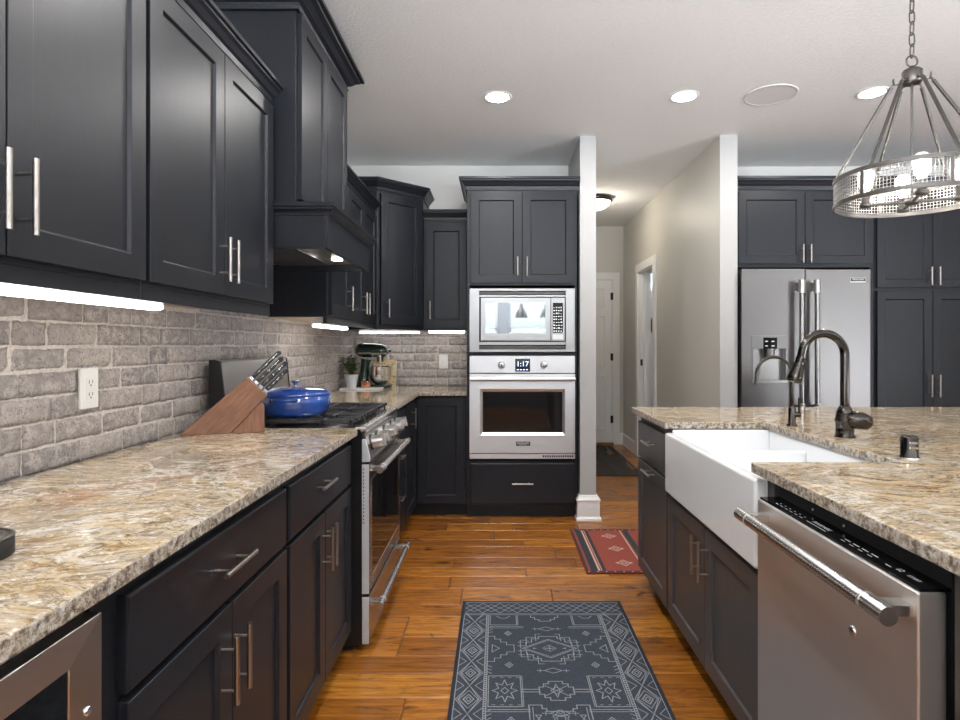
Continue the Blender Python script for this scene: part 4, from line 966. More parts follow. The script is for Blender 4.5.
# ================================================================== THINGS ON THE WORKTOPS
KB = thing('knife_block', 'slanted walnut knife block on the left worktop, leaning toward the aisle', 'knife block', (-1.168, 2.165, 0.9145), 0.36)
main = [(0, 0), (0.168, 0), (0.2985, 0.1405), (0.2276, 0.2124), (0.0, 0.006)]
mb = MB(); mb.prism(main, 0.0, 0.085, M['walnut'], 'y'); mb.build('block', KB, 0.003, 2)
mb = MB(); mb.prism([(0.171, 0), (0.288, 0), (0.288, 0.098), (0.2735, 0.1125)], 0.002, 0.083, M['walnut_wedge'], 'y'); mb.build('wedge', KB, 0.002, 2)
kd = Vector((0.707, 0, 0.707)); kt = Vector((0.707, 0, -0.707)); e0 = Vector((0.2276, 0, 0.2124))
names = ['uppermost black knife in the block, its back row', 'uppermost black knife in the block, its front row', 'second black knife from the top of the block, back row', 'second black knife from the top of the block, front row',
         'third black knife from the top of the block, back row', 'third black knife from the top of the block, front row', 'fourth black knife from the top of the block, back row', 'lowest short black knife sticking out of the block']
rot = Matrix.Rotation(0.36, 3, 'Z')
for i, lb in enumerate(names):
    row = i//2; yy = 0.063 if i % 2 == 0 else 0.022; tt = 0.014+row*0.0235; ln = [0.150, 0.146, 0.138, 0.132, 0.138, 0.128, 0.118, 0.085][i]
    k = thing('kitchen_knife', lb, 'knife', (0, 0, 0), 0, 'knives in the block')
    p0 = Vector((-1.168, 2.165, 0.9145))+rot @ (e0+kt*tt+Vector((0, yy, 0)))
    k.location = p0; k.rotation_euler = (0, -PI/4, 0.36)      # local x runs out along the handle
    mb = MB(); mb.box(-0.10, 0.002, -0.0012, 0.0012, -0.009, 0.009, M['steel_bright']); mb.build('blade', k)
    mb = MB(); mb.box(0.001, 0.013, -0.0065, 0.0065, -0.0085, 0.0085, M['steel_bright']); mb.build('bolster', k, 0.001, 1)
    mb = MB(); mb.prism([(0.012, -0.0075), (ln*0.55, -0.0085), (ln-0.012, -0.0075), (ln, -0.0105), (ln+0.004, 0.0), (ln-0.004, 0.0085), (ln*0.5, 0.0085), (0.012, 0.0075)], -0.0075, 0.0075, M['black'], 'y')
    for q in (0.3, 0.55, 0.8): mb.cyl((ln*q, -0.0079, 0), (ln*q, 0.0079, 0), 0.0025, M['steel_bright'], 10)
    mb.box(0.02, ln-0.006, -0.0078, 0.0078, 0.0015, 0.0030, M['steel_bright'])
    mb.build('handle', k, 0.002, 2)

b_ = thing('braiser', 'blue enamel lidded braiser on the near front burner of the range', 'pot', (-0.888, 2.585, 0.9445))
mb = MB(); mb.lathe([(0.118, 0), (0.132, 0.006), (0.143, 0.022), (0.148, 0.055), (0.149, 0.088), (0.142, 0.088), (0.138, 0.03), (0, 0.02)], (0, 0, 0), M['blue'], 48); mb.build('body', b_)
for s in (-1, 1):
    mb = MB(); mb.tube([Vector((-0.05, s*0.136, 0.074)), Vector((-0.045, s*0.160, 0.076)), Vector((-0.025, s*0.172, 0.077)), Vector((0.025, s*0.172, 0.077)), Vector((0.045, s*0.160, 0.076)), Vector((0.05, s*0.136, 0.074))], 0.006, M['blue'], 10); mb.build('handle', b_)
mb = MB(); mb.lathe([(0.150, 0.089), (0.151, 0.095), (0.146, 0.101), (0.120, 0.111), (0.075, 0.121), (0.03, 0.125), (0, 0.1255)], (0, 0, 0), M['blue'], 48); ld = mb.build('lid', b_)
mb = MB(); mb.lathe([(0.009, 0.1245), (0.009, 0.135), (0.016, 0.143), (0.021, 0.147), (0.021, 0.151), (0.015, 0.153), (0, 0.154)], (0, 0, 0), M['steel_bright'], 24); mb.build('knob', ld)

t_ = thing('round_canister', 'small black round tin with a ringed lid at the left edge of the worktop', 'tin', (-0.826, 0.922, 0.9145))
mb = MB(); mb.lathe([(0.052, 0), (0.054, 0.002), (0.054, 0.026), (0.052, 0.028)], (0, 0, 0), M['black_matte'], 36); mb.build('body', t_)
mb = MB(); mb.lathe([(0.052, 0.028), (0.0545, 0.029), (0.0545, 0.032), (0.050, 0.0335), (0.048, 0.0315), (0.043, 0.0315), (0.041, 0.0335), (0.036, 0.0335), (0.034, 0.031), (0, 0.031)], (0, 0, 0), M['pewter'], 36); mb.build('lid', t_)

tr = MB(); tr.box(-0.15, 0.15, -0.07, 0.07, 0, 0.012, M['marble']); o = tr.build('marble_tray', None, 0.003, 2); o.location = (-1.03, 4.46, 0.9145); o.rotation_euler = (0, 0, -0.08)
tag(o, 'white marble slab under the potted plant and copper cup', 'tray')
p = thing('potted_plant', 'small leafy green plant in a pale grey pot in the counter corner', 'plant', (-1.11, 4.465, 0.9268))
mb = MB(); mb.lathe([(0.036, 0), (0.038, 0.003), (0.050, 0.088), (0.052, 0.092), (0.052, 0.099), (0.047, 0.099), (0.045, 0.085), (0, 0.085)], (0, 0, 0), M['pot_white'], 28); mb.build('pot', p)
mb = MB(); mb.lathe([(0.044, 0.084), (0.03, 0.09), (0, 0.092)], (0, 0, 0), M['soil'], 20); mb.build('soil', p)
mb = MB(); rg = random.Random(4)
for i in range(24):
    a = rg.random()*2*PI; rr = rg.uniform(0.01, 0.068); h = rg.uniform(0.04, 0.150); tip = Vector((rr*math.cos(a), rr*math.sin(a), 0.09+h))
    mb.tube([Vector((rr*0.2*math.cos(a), rr*0.2*math.sin(a), 0.085)), Vector((rr*0.6*math.cos(a), rr*0.6*math.sin(a), 0.09+h*0.5)), tip], 0.0012, M['leaf'], 5)
    for j in range(9):
        f_ = rg.uniform(0.35, 1); q = Vector((rr*f_*math.cos(a), rr*f_*math.sin(a), 0.088+h*f_)); b2 = rg.random()*2*PI; d = Vector((math.cos(b2), math.sin(b2), rg.uniform(-0.1, 0.6))).normalized(); sd = d.cross(Vector((0, 0, 1))).normalized(); L = rg.uniform(0.024, 0.042); wd = L*0.36; up = Vector((0, 0, 0.003))
        mb.add([q, q+d*L*0.5+sd*wd+up, q+d*L, q+d*L*0.5-sd*wd+up, q+d*L*0.5-up], [(0, 1, 4), (1, 2, 4), (2, 3, 4), (3, 0, 4)], M['leaf'], True)
mb.build('foliage', p)
cp = thing('copper_cup', 'small shiny copper cup in front of the stand mixer', 'cup', (-0.995, 4.445, 0.9268))
mb = MB(); mb.lathe([(0.030, 0), (0.034, 0.004), (0.036, 0.046), (0.037, 0.050), (0.034, 0.050), (0.032, 0.01), (0, 0.008)], (0, 0, 0), M['copper'], 28); mb.build('cup', cp)
mx = thing('stand_mixer', 'dark green stand mixer with steel bowl in the counter corner', 'mixer', (-0.985, 4.63, 0.9145), -0.12)
GE = M['green_enamel']
mb = MB(); mb.prism([(-0.11, -0.06), (-0.05, -0.075), (0.12, -0.07), (0.15, -0.035), (0.15, 0.035), (0.12, 0.07), (-0.05, 0.075), (-0.11, 0.06)], 0, 0.028, GE); mb.build('base', mx, 0.01, 3)
mb = MB(); mb.tube([Vector((-0.07, 0, 0.02)), Vector((-0.072, 0, 0.06)), Vector((-0.066, 0, 0.13)), Vector((-0.055, 0, 0.19)), Vector((-0.05, 0, 0.225))], 0.04, GE, 20, rad=[0.052, 0.042, 0.034, 0.036, 0.044]); mb.build('column', mx)
mb = MB(); mb.tube([Vector((-0.130, 0, 0.292)), Vector((-0.124, 0, 0.292)), Vector((-0.105, 0, 0.294)), Vector((-0.06, 0, 0.296)), Vector((0.02, 0, 0.294)), Vector((0.08, 0, 0.290)), Vector((0.112, 0, 0.286)), Vector((0.122, 0, 0.284))], 0.05, GE, 24, rad=[0.02, 0.038, 0.052, 0.058, 0.056, 0.052, 0.042, 0.02]); mb.build('head', mx)
mb = MB(); mb.box(-0.10, 0.118, -0.0565, 0.0565, 0.262, 0.280, M['steel_bright']); mb.build('trim_band', mx, 0.004, 2)
mb = MB(); mb.cyl((0.065, 0, 0.205), (0.065, 0, 0.262), 0.028, M['steel_bright'], 20, 0.036); mb.cyl((0.065, 0, 0.10), (0.065, 0, 0.205), 0.006, M['steel'], 10)
mb.cyl((0.118, 0, 0.288), (0.138, 0, 0.288), 0.012, M['steel_bright'], 14); mb.cyl((0.138, 0, 0.288), (0.150, 0, 0.288), 0.008, M['black'], 12); mb.build('attachment_hub', mx)
mb = MB(); mb.lathe([(0.045, 0.029), (0.048, 0.036), (0.075, 0.06), (0.092, 0.11), (0.097, 0.165), (0.099, 0.167), (0.095, 0.167), (0.088, 0.11), (0.07, 0.06), (0, 0.045)], (0.065, 0, 0), M['chrome'], 32); mb.build('bowl', mx)
ck = thing('recipe_book', 'upright cookbook with food photographs leaning behind the stand mixer', 'book', (-0.925, 4.80, 0.9148))
mb = MB(); mb.M = Matrix.Rotation(-0.14, 4, 'X'); mb.box(-0.095, 0.095, 0, 0.018, 0, 0.215, M['white_plastic']); mb.build('pages', ck, 0.001, 1)
mb = MB(); mb.M = Matrix.Rotation(-0.14, 4, 'X'); mb.box(-0.0955, 0.0955, -0.002, 0.0, 0, 0.216, M['print']); mb.build('cover', ck)

# outlets and switch
def outlet(name, lb, loc, rot, kind):
    t = thing(name, lb, 'outlet' if kind == 'o' else 'switch', loc, rot)
    mb = MB(); mb.box(-0.037, 0.037, -0.006, 0.004, -0.059, 0.059, M['white_plastic']); pl = mb.build('cover_plate', t, 0.003, 2)
    mb = MB(); mb.box(-0.0165, 0.0165, -0.0085, -0.005, -0.033, 0.033, M['white_plastic'])
    if kind == 'o':
        for z in (-0.018, 0.018):
            mb.box(-0.0085, -0.0060, -0.0090, -0.0084, z-0.004, z+0.006, M['dark']); mb.box(0.0055, 0.0080, -0.0090, -0.0084, z-0.003, z+0.006, M['dark']); mb.cyl((0, -0.0090, z-0.009), (0, -0.0084, z-0.009), 0.0026, M['dark'], 10)
        mb.build('receptacle', t, 0.001, 1)
    else: mb.build('rocker', t, 0.001, 1)
outlet('wall_outlet', 'white wall outlet on the brick above the left worktop', (-1.2012, 1.725, 1.123), R90, 'o')
outlet('light_switch', 'white rocker switch on the back brick beside the wall oven tower', (-0.448, YB-0.004, 1.112), 0, 's')

# ================================================================== LIGHT FITTINGS
def strip(lb, x0, x1, y0, y1, ztop=1.3925):
    t = thing('under_cabinet_light', lb, 'light', (0, 0, 0), 0, 'under-cabinet light bars')
    mb = MB(); mb.box(x0, x1, y0, y1, 1.362, ztop, M['white_plastic']); mb.build('housing', t, 0.002, 1)
    mb = MB(); mb.box(x0+0.002, x1-0.002, y0+0.004, y1-0.004, 1.346, 1.362, M['led']); mb.build('lens', t, 0.005, 2)
strip('long lit light bar under the foremost wall cabinet', -0.965, -0.915, 0.66, 1.62)
strip('lit light bar under the wall cabinet beyond the range hood', -1.00, -0.95, 3.16, 3.75)
strip('lit light bar under the narrow wall cabinet beside the wall oven tower', -0.55, -0.26, 4.66, 4.71)
t = thing('under_cabinet_light', 'lit light bar over the stand mixer under the angled corner cabinet', 'light', (0, 0, 0), 0, 'under-cabinet light bars')
mb = MB(); mb.box(-1.10, -0.62, 4.665, 4.705, 1.3535, 1.3625, M['white_plastic']); mb.build('housing', t, 0.002, 1)
mb = MB(); mb.box(-1.098, -0.622, 4.668, 4.702, 1.342, 1.3535, M['led']); mb.build('lens', t, 0.003, 2)
t = thing('under_cabinet_light', 'recessed light bar hidden behind the rail of the cabinet over the knife block', 'light', (0, 0, 0), 0, 'under-cabinet light bars')
mb = MB(); mb.box(-0.96, -0.915, 1.70, 2.25, 1.390, 1.3928, M['white_plastic']); mb.build('housing', t, 0.002, 1)
mb = MB(); mb.box(-0.958, -0.917, 1.703, 2.247, 1.380, 1.390, M['led']); mb.build('lens', t, 0.003, 2)

def lamp_light(kind, loc, power, col, parent, size=0.05, spot=None):
    d = bpy.data.lights.new('glow', kind); d.energy = power; d.color = col; d.shadow_soft_size = size
    if spot: d.spot_size = spot; d.spot_blend = 0.6
    o = bpy.data.objects.new('glow', d); COL.objects.link(o); o.location = loc; o.parent = parent
def downlight(x, y, lb):
    t = thing('recessed_downlight', lb, 'light', (x, y, CEIL), 0, 'recessed ceiling lights')
    mb = MB(); mb.lathe([(0.066, -0.002), (0.070, -0.006), (0.086, -0.004), (0.089, -0.0005), (0.089, 0.0)], (0, 0, 0), M['white_plastic'], 36, caps=False); mb.build('trim_ring', t)
    mb = MB(); mb.lathe([(0.0, -0.0032), (0.066, -0.003), (0.066, -0.001)], (0, 0, 0), M['lamp'], 36); mb.build('lens', t)
downlight(0.0, 3.54, 'round recessed ceiling light before the oven tower, first from the range hood')
downlight(1.12, 3.53, 'round recessed ceiling light at the mouth of the hallway, between its neighbour and the speaker')
downlight(2.217, 3.48, 'round recessed ceiling light beside the drum chandelier, before the refrigerator')
downlight(0.0, 2.35, 'added out-of-frame recessed light above the aisle between the range hood and the drum chandelier')  # from here on, unseen extra downlights added to brighten aisle and island
downlight(0.0, 1.15, 'added out-of-frame recessed light above the aisle between the knife block worktop and the dishwasher')
downlight(0.0, -1.1, 'added unseen recessed light behind the viewer at the open end of the aisle')
downlight(1.3, -1.3, 'added unseen recessed light behind the viewer near the dome pendants')
t = thing('ceiling_speaker', 'round flush white speaker grille in the ceiling', 'speaker', (1.63, 3.51, CEIL))
mb = MB(); mb.lathe([(0.0, -0.0045), (0.137, -0.0045), (0.137, 0.0)], (0, 0, 0), M['grille'], 48, smooth=False, caps=False); mb.build('grille', t)
mb = MB(); mb.lathe([(0.136, 0.0), (0.137, -0.006), (0.148, -0.005), (0.151, -0.001), (0.151, 0.0)], (0, 0, 0), M['grille'], 48, caps=False); mb.build('rim', t)
t = thing('flush_ceiling_light', 'small domed flush light with bronze rim on the hallway ceiling', 'light', (1.0, 5.97, CEIL))
mb = MB(); mb.lathe([(0.150, -0.045), (0.168, -0.035), (0.168, -0.012), (0.15, 0.0)], (0, 0, 0), BZ, 36); mb.build('rim', t)
mb = MB(); mb.lathe([(0.0, -0.125), (0.05, -0.120), (0.10, -0.100), (0.135, -0.070), (0.150, -0.042)], (0, 0, 0), M['dome'], 36); mb.build('glass_dome', t)
lamp_light('POINT', (0, 0, -0.20), 6, (1.0, 0.90, 0.76), t, 0.1)

# ---- drum chandelier
CX, CY = 1.621, 2.30
ch = thing('drum_chandelier', 'round wire-mesh drum chandelier with filament bulbs hanging over the island', 'chandelier', (CX, CY, 0))
RB, ZB, ZT = 0.266, 1.812, 1.912; PW = M['pewter']
def band(z0, z1, r0, r1, name):
    mb = MB(); mb.lathe([(r0, z0), (r1, z0), (r1, z1), (r0, z1), (r0, z0)], (0, 0, 0), PW, 72, smooth=False, caps=False); return mb.build(name, ch)
band(ZB-0.008, ZB+0.008, RB-0.004, RB+0.004, 'bottom_ring'); band(ZT-0.008, ZT+0.008, RB-0.004, RB+0.004, 'top_ring')
for i in range(6):
    mb = MB(); a = 0.35+i*PI/3; mb.M = Matrix.Rotation(a, 4, 'Z'); mb.box(RB-0.003, RB+0.0045, -0.006, 0.006, ZB, ZT, PW); mb.build('strap', ch)
mb = MB(); NV = 140
for i in range(NV):
    a = 2*PI*i/NV; mb.M = Matrix.Rotation(a, 4, 'Z'); mb.box(RB-0.0015, RB+0.0005, -0.0009, 0.0009, ZB+0.006, ZT-0.006, M['mesh'])
mb.M = None
for j in range(1, 8):
    z = ZB+(ZT-ZB)*j/8; mb.lathe([(RB-0.0016, z-0.0009), (RB+0.0006, z-0.0009), (RB+0.0006, z+0.0009), (RB-0.0016, z+0.0009), (RB-0.0016, z-0.0009)], (0, 0, 0), M['mesh'], 72, smooth=False, caps=False)
mb.build('mesh_shade', ch)
HZ = 2.30
mb = MB(); mb.lathe([(0.0, HZ-0.028), (0.030, HZ-0.028), (0.034, HZ-0.022), (0.034, HZ+0.020), (0.030, HZ+0.026), (0.012, HZ+0.030), (0.008, HZ+0.040), (0, HZ+0.040)], (0, 0, 0), PW, 24); mb.build('hub', ch)
for i in range(6):
    a = 0.35+i*PI/3+0.12; u = Vector((math.cos(a), math.sin(a), 0))
    h0 = u*0.034+Vector((0, 0, HZ-0.012)); h1 = u*0.058+Vector((0, 0, HZ-0.010)); p1 = u*RB+Vector((0, 0, ZT+0.006))
    mb = MB(); mb.tube([h0, u*0.045+Vector((0, 0, HZ-0.022)), u*0.056+Vector((0, 0, HZ-0.020)), u*0.062+Vector((0, 0, HZ-0.006)), u*0.060+Vector((0, 0, HZ+0.004))], 0.003, PW, 8)
    s0 = u*0.060+Vector((0, 0, HZ-0.016)); dvec = (p1-s0).normalized()
    mb.tube([s0+Vector((0, 0, 0.012)), s0, s0+dvec*0.02], 0.0035, PW, 8); mb.cyl(s0+dvec*0.015, p1, 0.0068, PW, 10); mb.build('rod', ch)
mb = MB(); mb.tube([Vector((0.022*math.cos(q), 0, HZ+0.060+0.022*math.sin(q))) for q in [2*PI*k/20 for k in range(20)]], 0.0035, PW, 8, True)
z = HZ+0.100; k = 0
while z < CEIL-0.03:
    ax = Vector((1, 0, 0)) if k % 2 else Vector((0, 1, 0)); pts = []
    for q in range(16):
        a = 2*PI*q/16; pts.append(ax*(0.010*math.cos(a))+Vector((0, 0, z+0.020*math.sin(a)+(0.007 if math.sin(a) > 0 else -0.007))))
    mb.tube(pts, 0.0028, PW, 6, True); z += 0.044; k += 1
mb.build('chain', ch)
mb = MB(); mb.lathe([(0.0, CEIL-0.035), (0.03, CEIL-0.033), (0.06, CEIL-0.015), (0.065, CEIL)], (0, 0, 0), PW, 28); mb.build('canopy', ch)
mb = MB(); mb.lathe([(0.0, ZB-0.014), (0.022, ZB-0.012), (0.026, ZB-0.004), (0.026, ZB+0.006), (0.02, ZB+0.012), (0, ZB+0.012)], (0, 0, 0), PW, 20); mb.build('arm_hub', ch)
mb = MB(); mb.cyl((0, 0, ZB+0.01), (0, 0, HZ-0.026), 0.0045, PW, 10); mb.build('stem', ch)
for i in range(4):
    a = 1.15+i*PI/2; u = Vector((math.cos(a), math.sin(a), 0)); q = u*0.155
    mb = MB(); mb.cyl((0, 0, ZB-0.002), q+Vector((0, 0, ZB-0.002)), 0.0055, PW, 10); mb.lathe([(0.0, ZB-0.012), (0.020, ZB-0.010), (0.022, ZB+0.004), (0.0165, ZB+0.008), (0.0165, ZB+0.045), (0.0, ZB+0.045)], q, PW, 18); ar = mb.build('arm', ch)
    mb = MB(); z0 = ZB+0.045
    mb.lathe([(0.012, z0), (0.016, z0+0.012), (0.028, z0+0.045), (0.0315, z0+0.066), (0.028, z0+0.086), (0.016, z0+0.098), (0.0, z0+0.101)], q, M['bulb_glass'], 20); bl = mb.build('bulb', ar)
    mb = MB()
    for k in range(3):
        b2 = k*2*PI/3; w2 = Vector((math.cos(b2), math.sin(b2), 0)); mb.cyl(q+w2*0.003+Vector((0, 0, z0+0.022)), q+w2*0.007+Vector((0, 0, z0+0.074)), 0.0007, M['bulb'], 6)
    mb.cyl(q+Vector((0, 0, z0)), q+Vector((0, 0, z0+0.08)), 0.002, M['pewter'], 6)
    mb.build('filament', ar)

# ---- pendants behind the camera, seen mirrored in the microwave door
for x, lb in ((0.40, 'dark dome pendant over the dining side, mirrored in the microwave window'), (0.82, 'second dark dome pendant mirrored at the edge of the microwave window')):
    t = thing('dome_pendant', lb, 'light', (x, -1.5, 0), 0, 'dome pendants')
    mb = MB(); mb.lathe([(0.11, 1.70), (0.108, 1.72), (0.085, 1.80), (0.045, 1.86), (0.03, 1.87), (0.03, 1.92), (0.022, 1.94), (0, 1.945)], (0, 0, 0), M['pewter'], 32); mb.build('shade', t)
    mb = MB(); mb.cyl((0, 0, 1.94), (0, 0, CEIL), 0.005, M['black'], 8); mb.build('stem', t)
# washer in the laundry room
t = thing('washing_machine', 'white front-loading washer with black ring door, glimpsed through the hallway doorway', 'washer', (1.95, 7.45, 0))
mb = MB(); mb.box(-0.22, 0.60, 0, 0.68, 0.0, 1.95, M['white_plastic']); mb.build('body', t, 0.015, 3)
mb = MB(); mb.lathe([(0.16, 0), (0.22, 0.0), (0.22, 0.03), (0.20, 0.045), (0.16, 0.03), (0.16, 0.0)], (0.20, 0, 1.50), M['black'], 40, 'y'); mb.build('door_ring', t)
lamp_ = bpy.data.lights.new('laundry_fill_light', 'AREA'); lamp_.size = 0.8; lamp_.energy = 5; lamp_.color = (0.85, 0.93, 1.0)  # unseen bluish area light added under the laundry ceiling, no window there
lo = bpy.data.objects.new('laundry_fill_light', lamp_); COL.objects.link(lo); lo.location = (2.6, 6.6, 2.6)

# ================================================================== RUGS
def strip_poly(mb, pts, w, z, m, closed=False):
    n = len(pts)
    for i in range(n if closed else n-1):
        a = Vector(pts[i]); b = Vector(pts[(i+1) % n]); d = b-a
        if d.length < 1e-6: continue
        d.normalize(); s_ = Vector((-d.y, d.x))*w/2; e_ = d*w*0.4; a2 = a-e_; b2 = b+e_
        mb.add([(a2.x-s_.x, a2.y-s_.y, z), (b2.x-s_.x, b2.y-s_.y, z), (b2.x+s_.x, b2.y+s_.y, z), (a2.x+s_.x, a2.y+s_.y, z)], [(0, 1, 2, 3)], m)
def navy_rug():
    mb = MB(); W_, L_ = 0.762, 1.58; T = 0.006; P = M['rug_pale']; z = T+0.0004
    mb.box(0, W_, -L_, 0, 0, T, M['rug_edge']); mb.box(0.014, W_-0.014, -L_+0.014, -0.014, T, T+0.0002, M['rug_navy'])
    lw = 0.0042
    def pl(p, closed=False, w=lw): strip_poly(mb, p, w, z, P, closed)
    def diamond(cx, cy, a, b, w=lw): pl([(cx-a, cy), (cx, cy+b), (cx+a, cy), (cx, cy-b)], True, w)
    # end border: criss-cross lattice
    x0, x1 = 0.018, W_-0.018; ya, yb = -0.028, -0.128
    pl([(x0, -0.018), (x1, -0.018)]); pl([(x0, -0.138), (x1, -0.138)]); pl([(x0, -0.148), (x1, -0.148)], w=0.003)
    n = 9; st = (x1-x0)/n
    for i in range(n):
        a = x0+i*st
        for s in (0, 1):
            y_0, y_1 = (ya, yb) if s else (yb, ya); pl([(a, y_0), (a+st, y_1)], w=0.0034)
        pl([(a, (ya+yb)/2), (a+st/2, ya-0.012), (a+st, (ya+yb)/2), (a+st/2, yb+0.012), (a, (ya+yb)/2)], w=0.003)
    # side borders
    for sx in (0, 1):
        X = lambda u: u if sx == 0 else W_-u
        for u in (0.016, 0.118, 0.128): pl([(X(u), -0.150), (X(u), -L_+0.02)], w=0.0032)
        y = -0.155
        while y > -L_+0.03: mb.add([(X(0.120), y, z), (X(0.126), y, z), (X(0.126), y-0.006, z), (X(0.120), y-0.006, z)], [(0, 1, 2, 3)] if sx == 0 else [(3, 2, 1, 0)], P); y -= 0.013
        cy = -0.298+0.165; k = 0
        while cy > -L_+0.05:
            c_ = X(0.066)
            if cy < -0.2:
                diamond(c_, cy, 0.019, 0.028, 0.0046); diamond(c_, cy, 0.009, 0.013, 0.0036); diamond(c_, cy, 0.034, 0.052, 0.003)
            h = 0.0825; top_ = min(cy+h, -0.152)
            for q in (0.046, 0.038):
                pl([(c_-q, cy), (c_, cy-h), (c_+q, cy)], w=0.003)
                if cy+h < -0.15: pl([(c_-q, cy), (c_, cy+h), (c_+q, cy)], w=0.003)
            pl([(c_-0.048, cy-h+0.03), (c_-0.02, cy-h), (c_-0.048, cy-h-0.03)], w=0.003); pl([(c_+0.048, cy-h+0.03), (c_+0.02, cy-h), (c_+0.048, cy-h-0.03)], w=0.003)
            cy -= 0.165
    xm = W_/2; F0, F1 = 0.132, W_-0.132
    def steps(cx, cy, pts, sx=1, sy=1, w=lw): pl([(cx+sx*a, cy+sy*b) for a, b in pts], False, w)
    cy = -0.447+0.59
    while cy > -L_+0.02:
        C_ = lambda y: -0.152 > y > -L_+0.02
        if cy < -0.3:
            diamond(xm, cy, 0.112, 0.074); diamond(xm, cy, 0.100, 0.064, 0.0028); diamond(xm, cy, 0.028, 0.026, 0.003)
            pl([(xm-0.018, cy), (xm+0.018, cy)]); pl([(xm, cy-0.015), (xm, cy+0.015)])
            for sx in (-1, 1):
                mb.add([(xm+sx*0.05, cy, z), (xm+sx*0.068, cy+0.006, z), (xm+sx*0.068, cy-0.006, z)], [(0, 1, 2)] if sx < 0 else [(2, 1, 0)], P)
                for sy in (-1, 1):
                    steps(xm, cy, [(0.128, 0.02), (0.095, 0.02), (0.095, 0.05), (0.070, 0.05), (0.070, 0.078), (0.040, 0.078), (0.040, 0.098), (0.0, 0.098)], sx, sy)
                    steps(xm, cy, [(0.118, 0.005), (0.118, 0.066), (0.082, 0.066)], sx, sy, 0.0032); steps(xm, cy, [(0.092, 0.036), (0.092, 0.09), (0.055, 0.09)], sx, sy, 0.0032); steps(xm, cy, [(0.052, 0.06), (0.052, 0.118), (0.03, 0.118)], sx, sy, 0.0032)
                    steps(xm, cy, [(0.128, 0.050), (0.105, 0.050)], sx, sy, 0.0032)
                    diamond(xm+sx*0.168, cy+sy*0.125, 0.015, 0.019, 0.0034); diamond(xm+sx*0.168, cy+sy*0.125, 0.006, 0.008, 0.003)
                    steps(xm, cy, [(0.25, 0.10), (0.225, 0.10), (0.225, 0.075), (0.20, 0.075), (0.20, 0.05), (0.175, 0.05), (0.175, 0.028), (0.145, 0.028), (0.145, 0.0)], sx, sy, 0.0034)
                    for q in range(3): steps(xm, cy, [(0.25, 0.13+q*0.022), (0.235, 0.14+q*0.022)], sx, sy, 0.003)
                pl([(xm+sx*0.235, cy-0.03), (xm+sx*0.205, cy), (xm+sx*0.235, cy+0.03)], True, 0.0034)
            for sy in (-1, 1):
                diamond(xm, cy+sy*0.165, 0.034, 0.018, 0.0034)
                for sx in (-1, 1): pl([(xm+sx*0.034, cy+sy*0.165), (xm+sx*0.062, cy+sy*0.165)], w=0.003); pl([(xm+sx*0.050, cy+sy*0.155), (xm+sx*0.050, cy+sy*0.175)], w=0.003)
        # bands with corner boxes, centred 0.295 below each medallion
        by = cy-0.295
        lo_, hi_ = max(by-0.094, -L_+0.02), min(by+0.094, -0.155)
        if hi_ > lo_:
            for sx in (-1, 1):
                xa, xb = xm+sx*0.128, xm+sx*0.246; bc_ = (xa+xb)/2
                pl([(xa, lo_), (xb, lo_)]); pl([(xa, lo_), (xa, hi_)], w=0.0036); pl([(xa-sx*0.006, lo_), (xa-sx*0.006, hi_)], w=0.0026); pl([(xb, lo_), (xb, hi_)], w=0.003)
                if hi_ == by+0.094: pl([(xa, hi_), (xb, hi_)])
                if by < -0.2:
                    diamond(bc_, by, 0.014, 0.02, 0.0034)
                    star = []
                    for q in range(16):
                        a = 2*PI*q/16; rr = (0.045 if q % 2 == 0 else 0.024); star.append((bc_+rr*math.cos(a), by+rr*1.5*math.sin(a)))
                    pl(star, True, 0.0036)
                    for q in range(4): pl([(bc_-0.045+q*0.03, lo_+0.010), (bc_-0.035+q*0.03, lo_+0.010)], w=0.003); pl([(bc_-0.045+q*0.03, hi_-0.010), (bc_-0.035+q*0.03, hi_-0.010)], w=0.003)
                    pl([(xm+sx*0.06, by+0.008), (xa, by+0.008)]); pl([(xm+sx*0.06, by-0.008), (xa, by-0.008)])
                elif C_(by-0.05): pl([(bc_-0.03, -0.16), (bc_-0.012, by-0.03), (bc_+0.012, by-0.03), (bc_+0.03, -0.16)], w=0.0036)
                for s2 in (1, -1):
                    yy = by+s2*0.11 if s2 < 0 else None
                    if yy and C_(yy): pl([(xm+sx*0.10, yy), (xm+sx*0.246, yy)], w=0.0036); pl([(xm+sx*0.10, yy-0.012), (xm+sx*0.246, yy-0.012)], w=0.003)
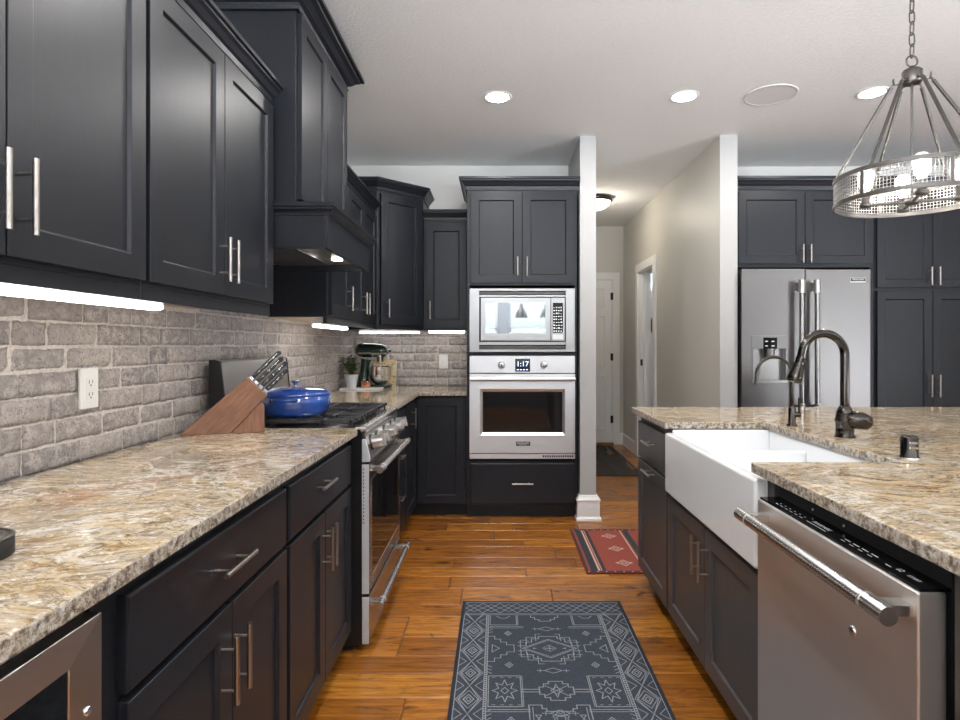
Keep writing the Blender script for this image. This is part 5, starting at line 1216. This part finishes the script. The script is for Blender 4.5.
            if by < -0.2:
                for sx in (-1, 1):
                    for sy in (-1, 1): steps(xm, by, [(0.062, 0.0), (0.062, 0.022), (0.045, 0.022), (0.045, 0.042), (0.026, 0.042), (0.026, 0.058), (0.0, 0.058)], sx, sy)
                pl([(xm-0.04, by+0.03), (xm+0.04, by-0.03)], w=0.0034); pl([(xm-0.04, by-0.03), (xm+0.04, by+0.03)], w=0.0034); diamond(xm, by, 0.022, 0.022, 0.0034); diamond(xm, by, 0.012, 0.040, 0.003)
                # stepped arch below the centre motif
                cyy = by-0.16
                if C_(cyy-0.1):
                    for sx in (-1, 1):
                        steps(xm, cyy, [(0.105, -0.09), (0.105, 0.075), (0.06, 0.075), (0.06, 0.055), (0.045, 0.055), (0.045, 0.04), (0.0, 0.04)], sx, 1); steps(xm, cyy, [(0.092, -0.09), (0.092, 0.062)], sx, 1, 0.003)
                        pl([(xm+sx*0.065, cyy+0.02), (xm+sx*0.085, cyy+0.02), (xm+sx*0.066, cyy-0.018), (xm+sx*0.085, cyy-0.018)], True, 0.0034)
                    for rr in (0.03, 0.018): pl([(xm+rr*math.cos(2*PI*q/16)*(1 if q % 2 else 0.7), cyy+rr*1.3*math.sin(2*PI*q/16)*(1 if q % 2 else 0.7)) for q in range(16)], True, 0.003)
            elif C_(by-0.03):
                for sx in (-1, 1): steps(xm, by, [(0.062, hi_-by), (0.062, -0.022), (0.045, -0.022), (0.045, -0.042), (0.026, -0.042), (0.026, -0.058), (0.0, -0.058)], sx, 1)
        cy -= 0.59
    o = mb.build('runner_rug'); o.location = (-0.168, 2.857, 0.0006); return o
tag(navy_rug(), 'slate blue runner rug with pale geometric pattern in the aisle before the sink', 'rug')

def red_rug():
    mb = MB(); W_, L_ = 0.50, 0.77; T = 0.006
    mb.box(0, W_, -L_, 0, 0, T, M['rug_dred'])
    z = T+0.0002; R_ = lambda a, b, c, d, m, dz=0: mb.add([(a, c, z+dz), (b, c, z+dz), (b, d, z+dz), (a, d, z+dz)], [(0, 1, 2, 3)], m)
    R_(0.008, W_-0.008, -L_+0.012, -0.012, M['rug_blk'])
    for i in range(30):
        for y in (-L_+0.022, -0.022): R_(0.012+i*0.016, 0.020+i*0.016, y-0.005, y+0.005, M['rug_dred' if i % 3 else 'rug_pink'], 0.0001)
    y0, y1 = -L_+0.034, -0.034
    cols = [(0.016, 0.030, 'rug_red'), (0.030, 0.064, 'rug_blk'), (0.064, 0.070, 'rug_dred'), (0.070, 0.080, 'rug_pink'), (0.080, 0.088, 'rug_red'), (0.088, 0.092, 'rug_pink'), (0.092, 0.098, 'rug_dred'), (0.098, 0.114, 'rug_blk'),
            (0.114, 0.325, 'rug_red'), (0.325, 0.333, 'rug_pink'), (0.333, 0.343, 'rug_red'), (0.343, 0.380, 'rug_blk'), (0.380, 0.484, 'rug_red')]
    for a, b, m in cols: R_(a, b, y0, y1, M[m], 0.0001)
    for cy in (-0.15, -0.385, -0.62):
        c_ = 0.236
        for rr, w in ((0.034, 0.007), (0.015, 0.006)): strip_poly(mb, [(c_-rr*1.1, cy), (c_, cy+rr*1.3), (c_+rr*1.1, cy), (c_, cy-rr*1.3)], w, z+0.0004, M['rug_pink'], True)
        for s in (-1, 1): strip_poly(mb, [(c_+s*0.036, cy-0.010), (c_+s*0.048, cy), (c_+s*0.036, cy+0.010)], 0.005, z+0.0004, M['rug_pink'])
    o = mb.build('accent_rug'); o.location = (0.487, 3.975, 0.0006); return o
tag(red_rug(), 'small faded red rug with dark stripes beyond the island end', 'rug')
mb = MB(); mb.box(0.735, 1.40, 5.60, 7.26, 0, 0.008, M['rug_brown']); rg = random.Random(2)
for i in range(14):
    x = rg.uniform(0.76, 1.36); y = rg.uniform(5.65, 7.0); w = rg.uniform(0.01, 0.05)
    mb.add([(x, y, 0.0083), (x+w, y, 0.0083), (x+w, y+rg.uniform(0.1, 0.6), 0.0083), (x, y+0.2, 0.0083)], [(0, 1, 2, 3)], M['rug_tan' if i % 2 else 'rug_blk'])
mb.box(1.16, 1.22, 5.6, 7.26, 0.008, 0.0082, M['rug_blk'])
o = mb.build('hall_runner_rug'); o.location = (0, 0, 0.0006)
tag(o, 'dark brown patterned runner on the hallway floor', 'rug')
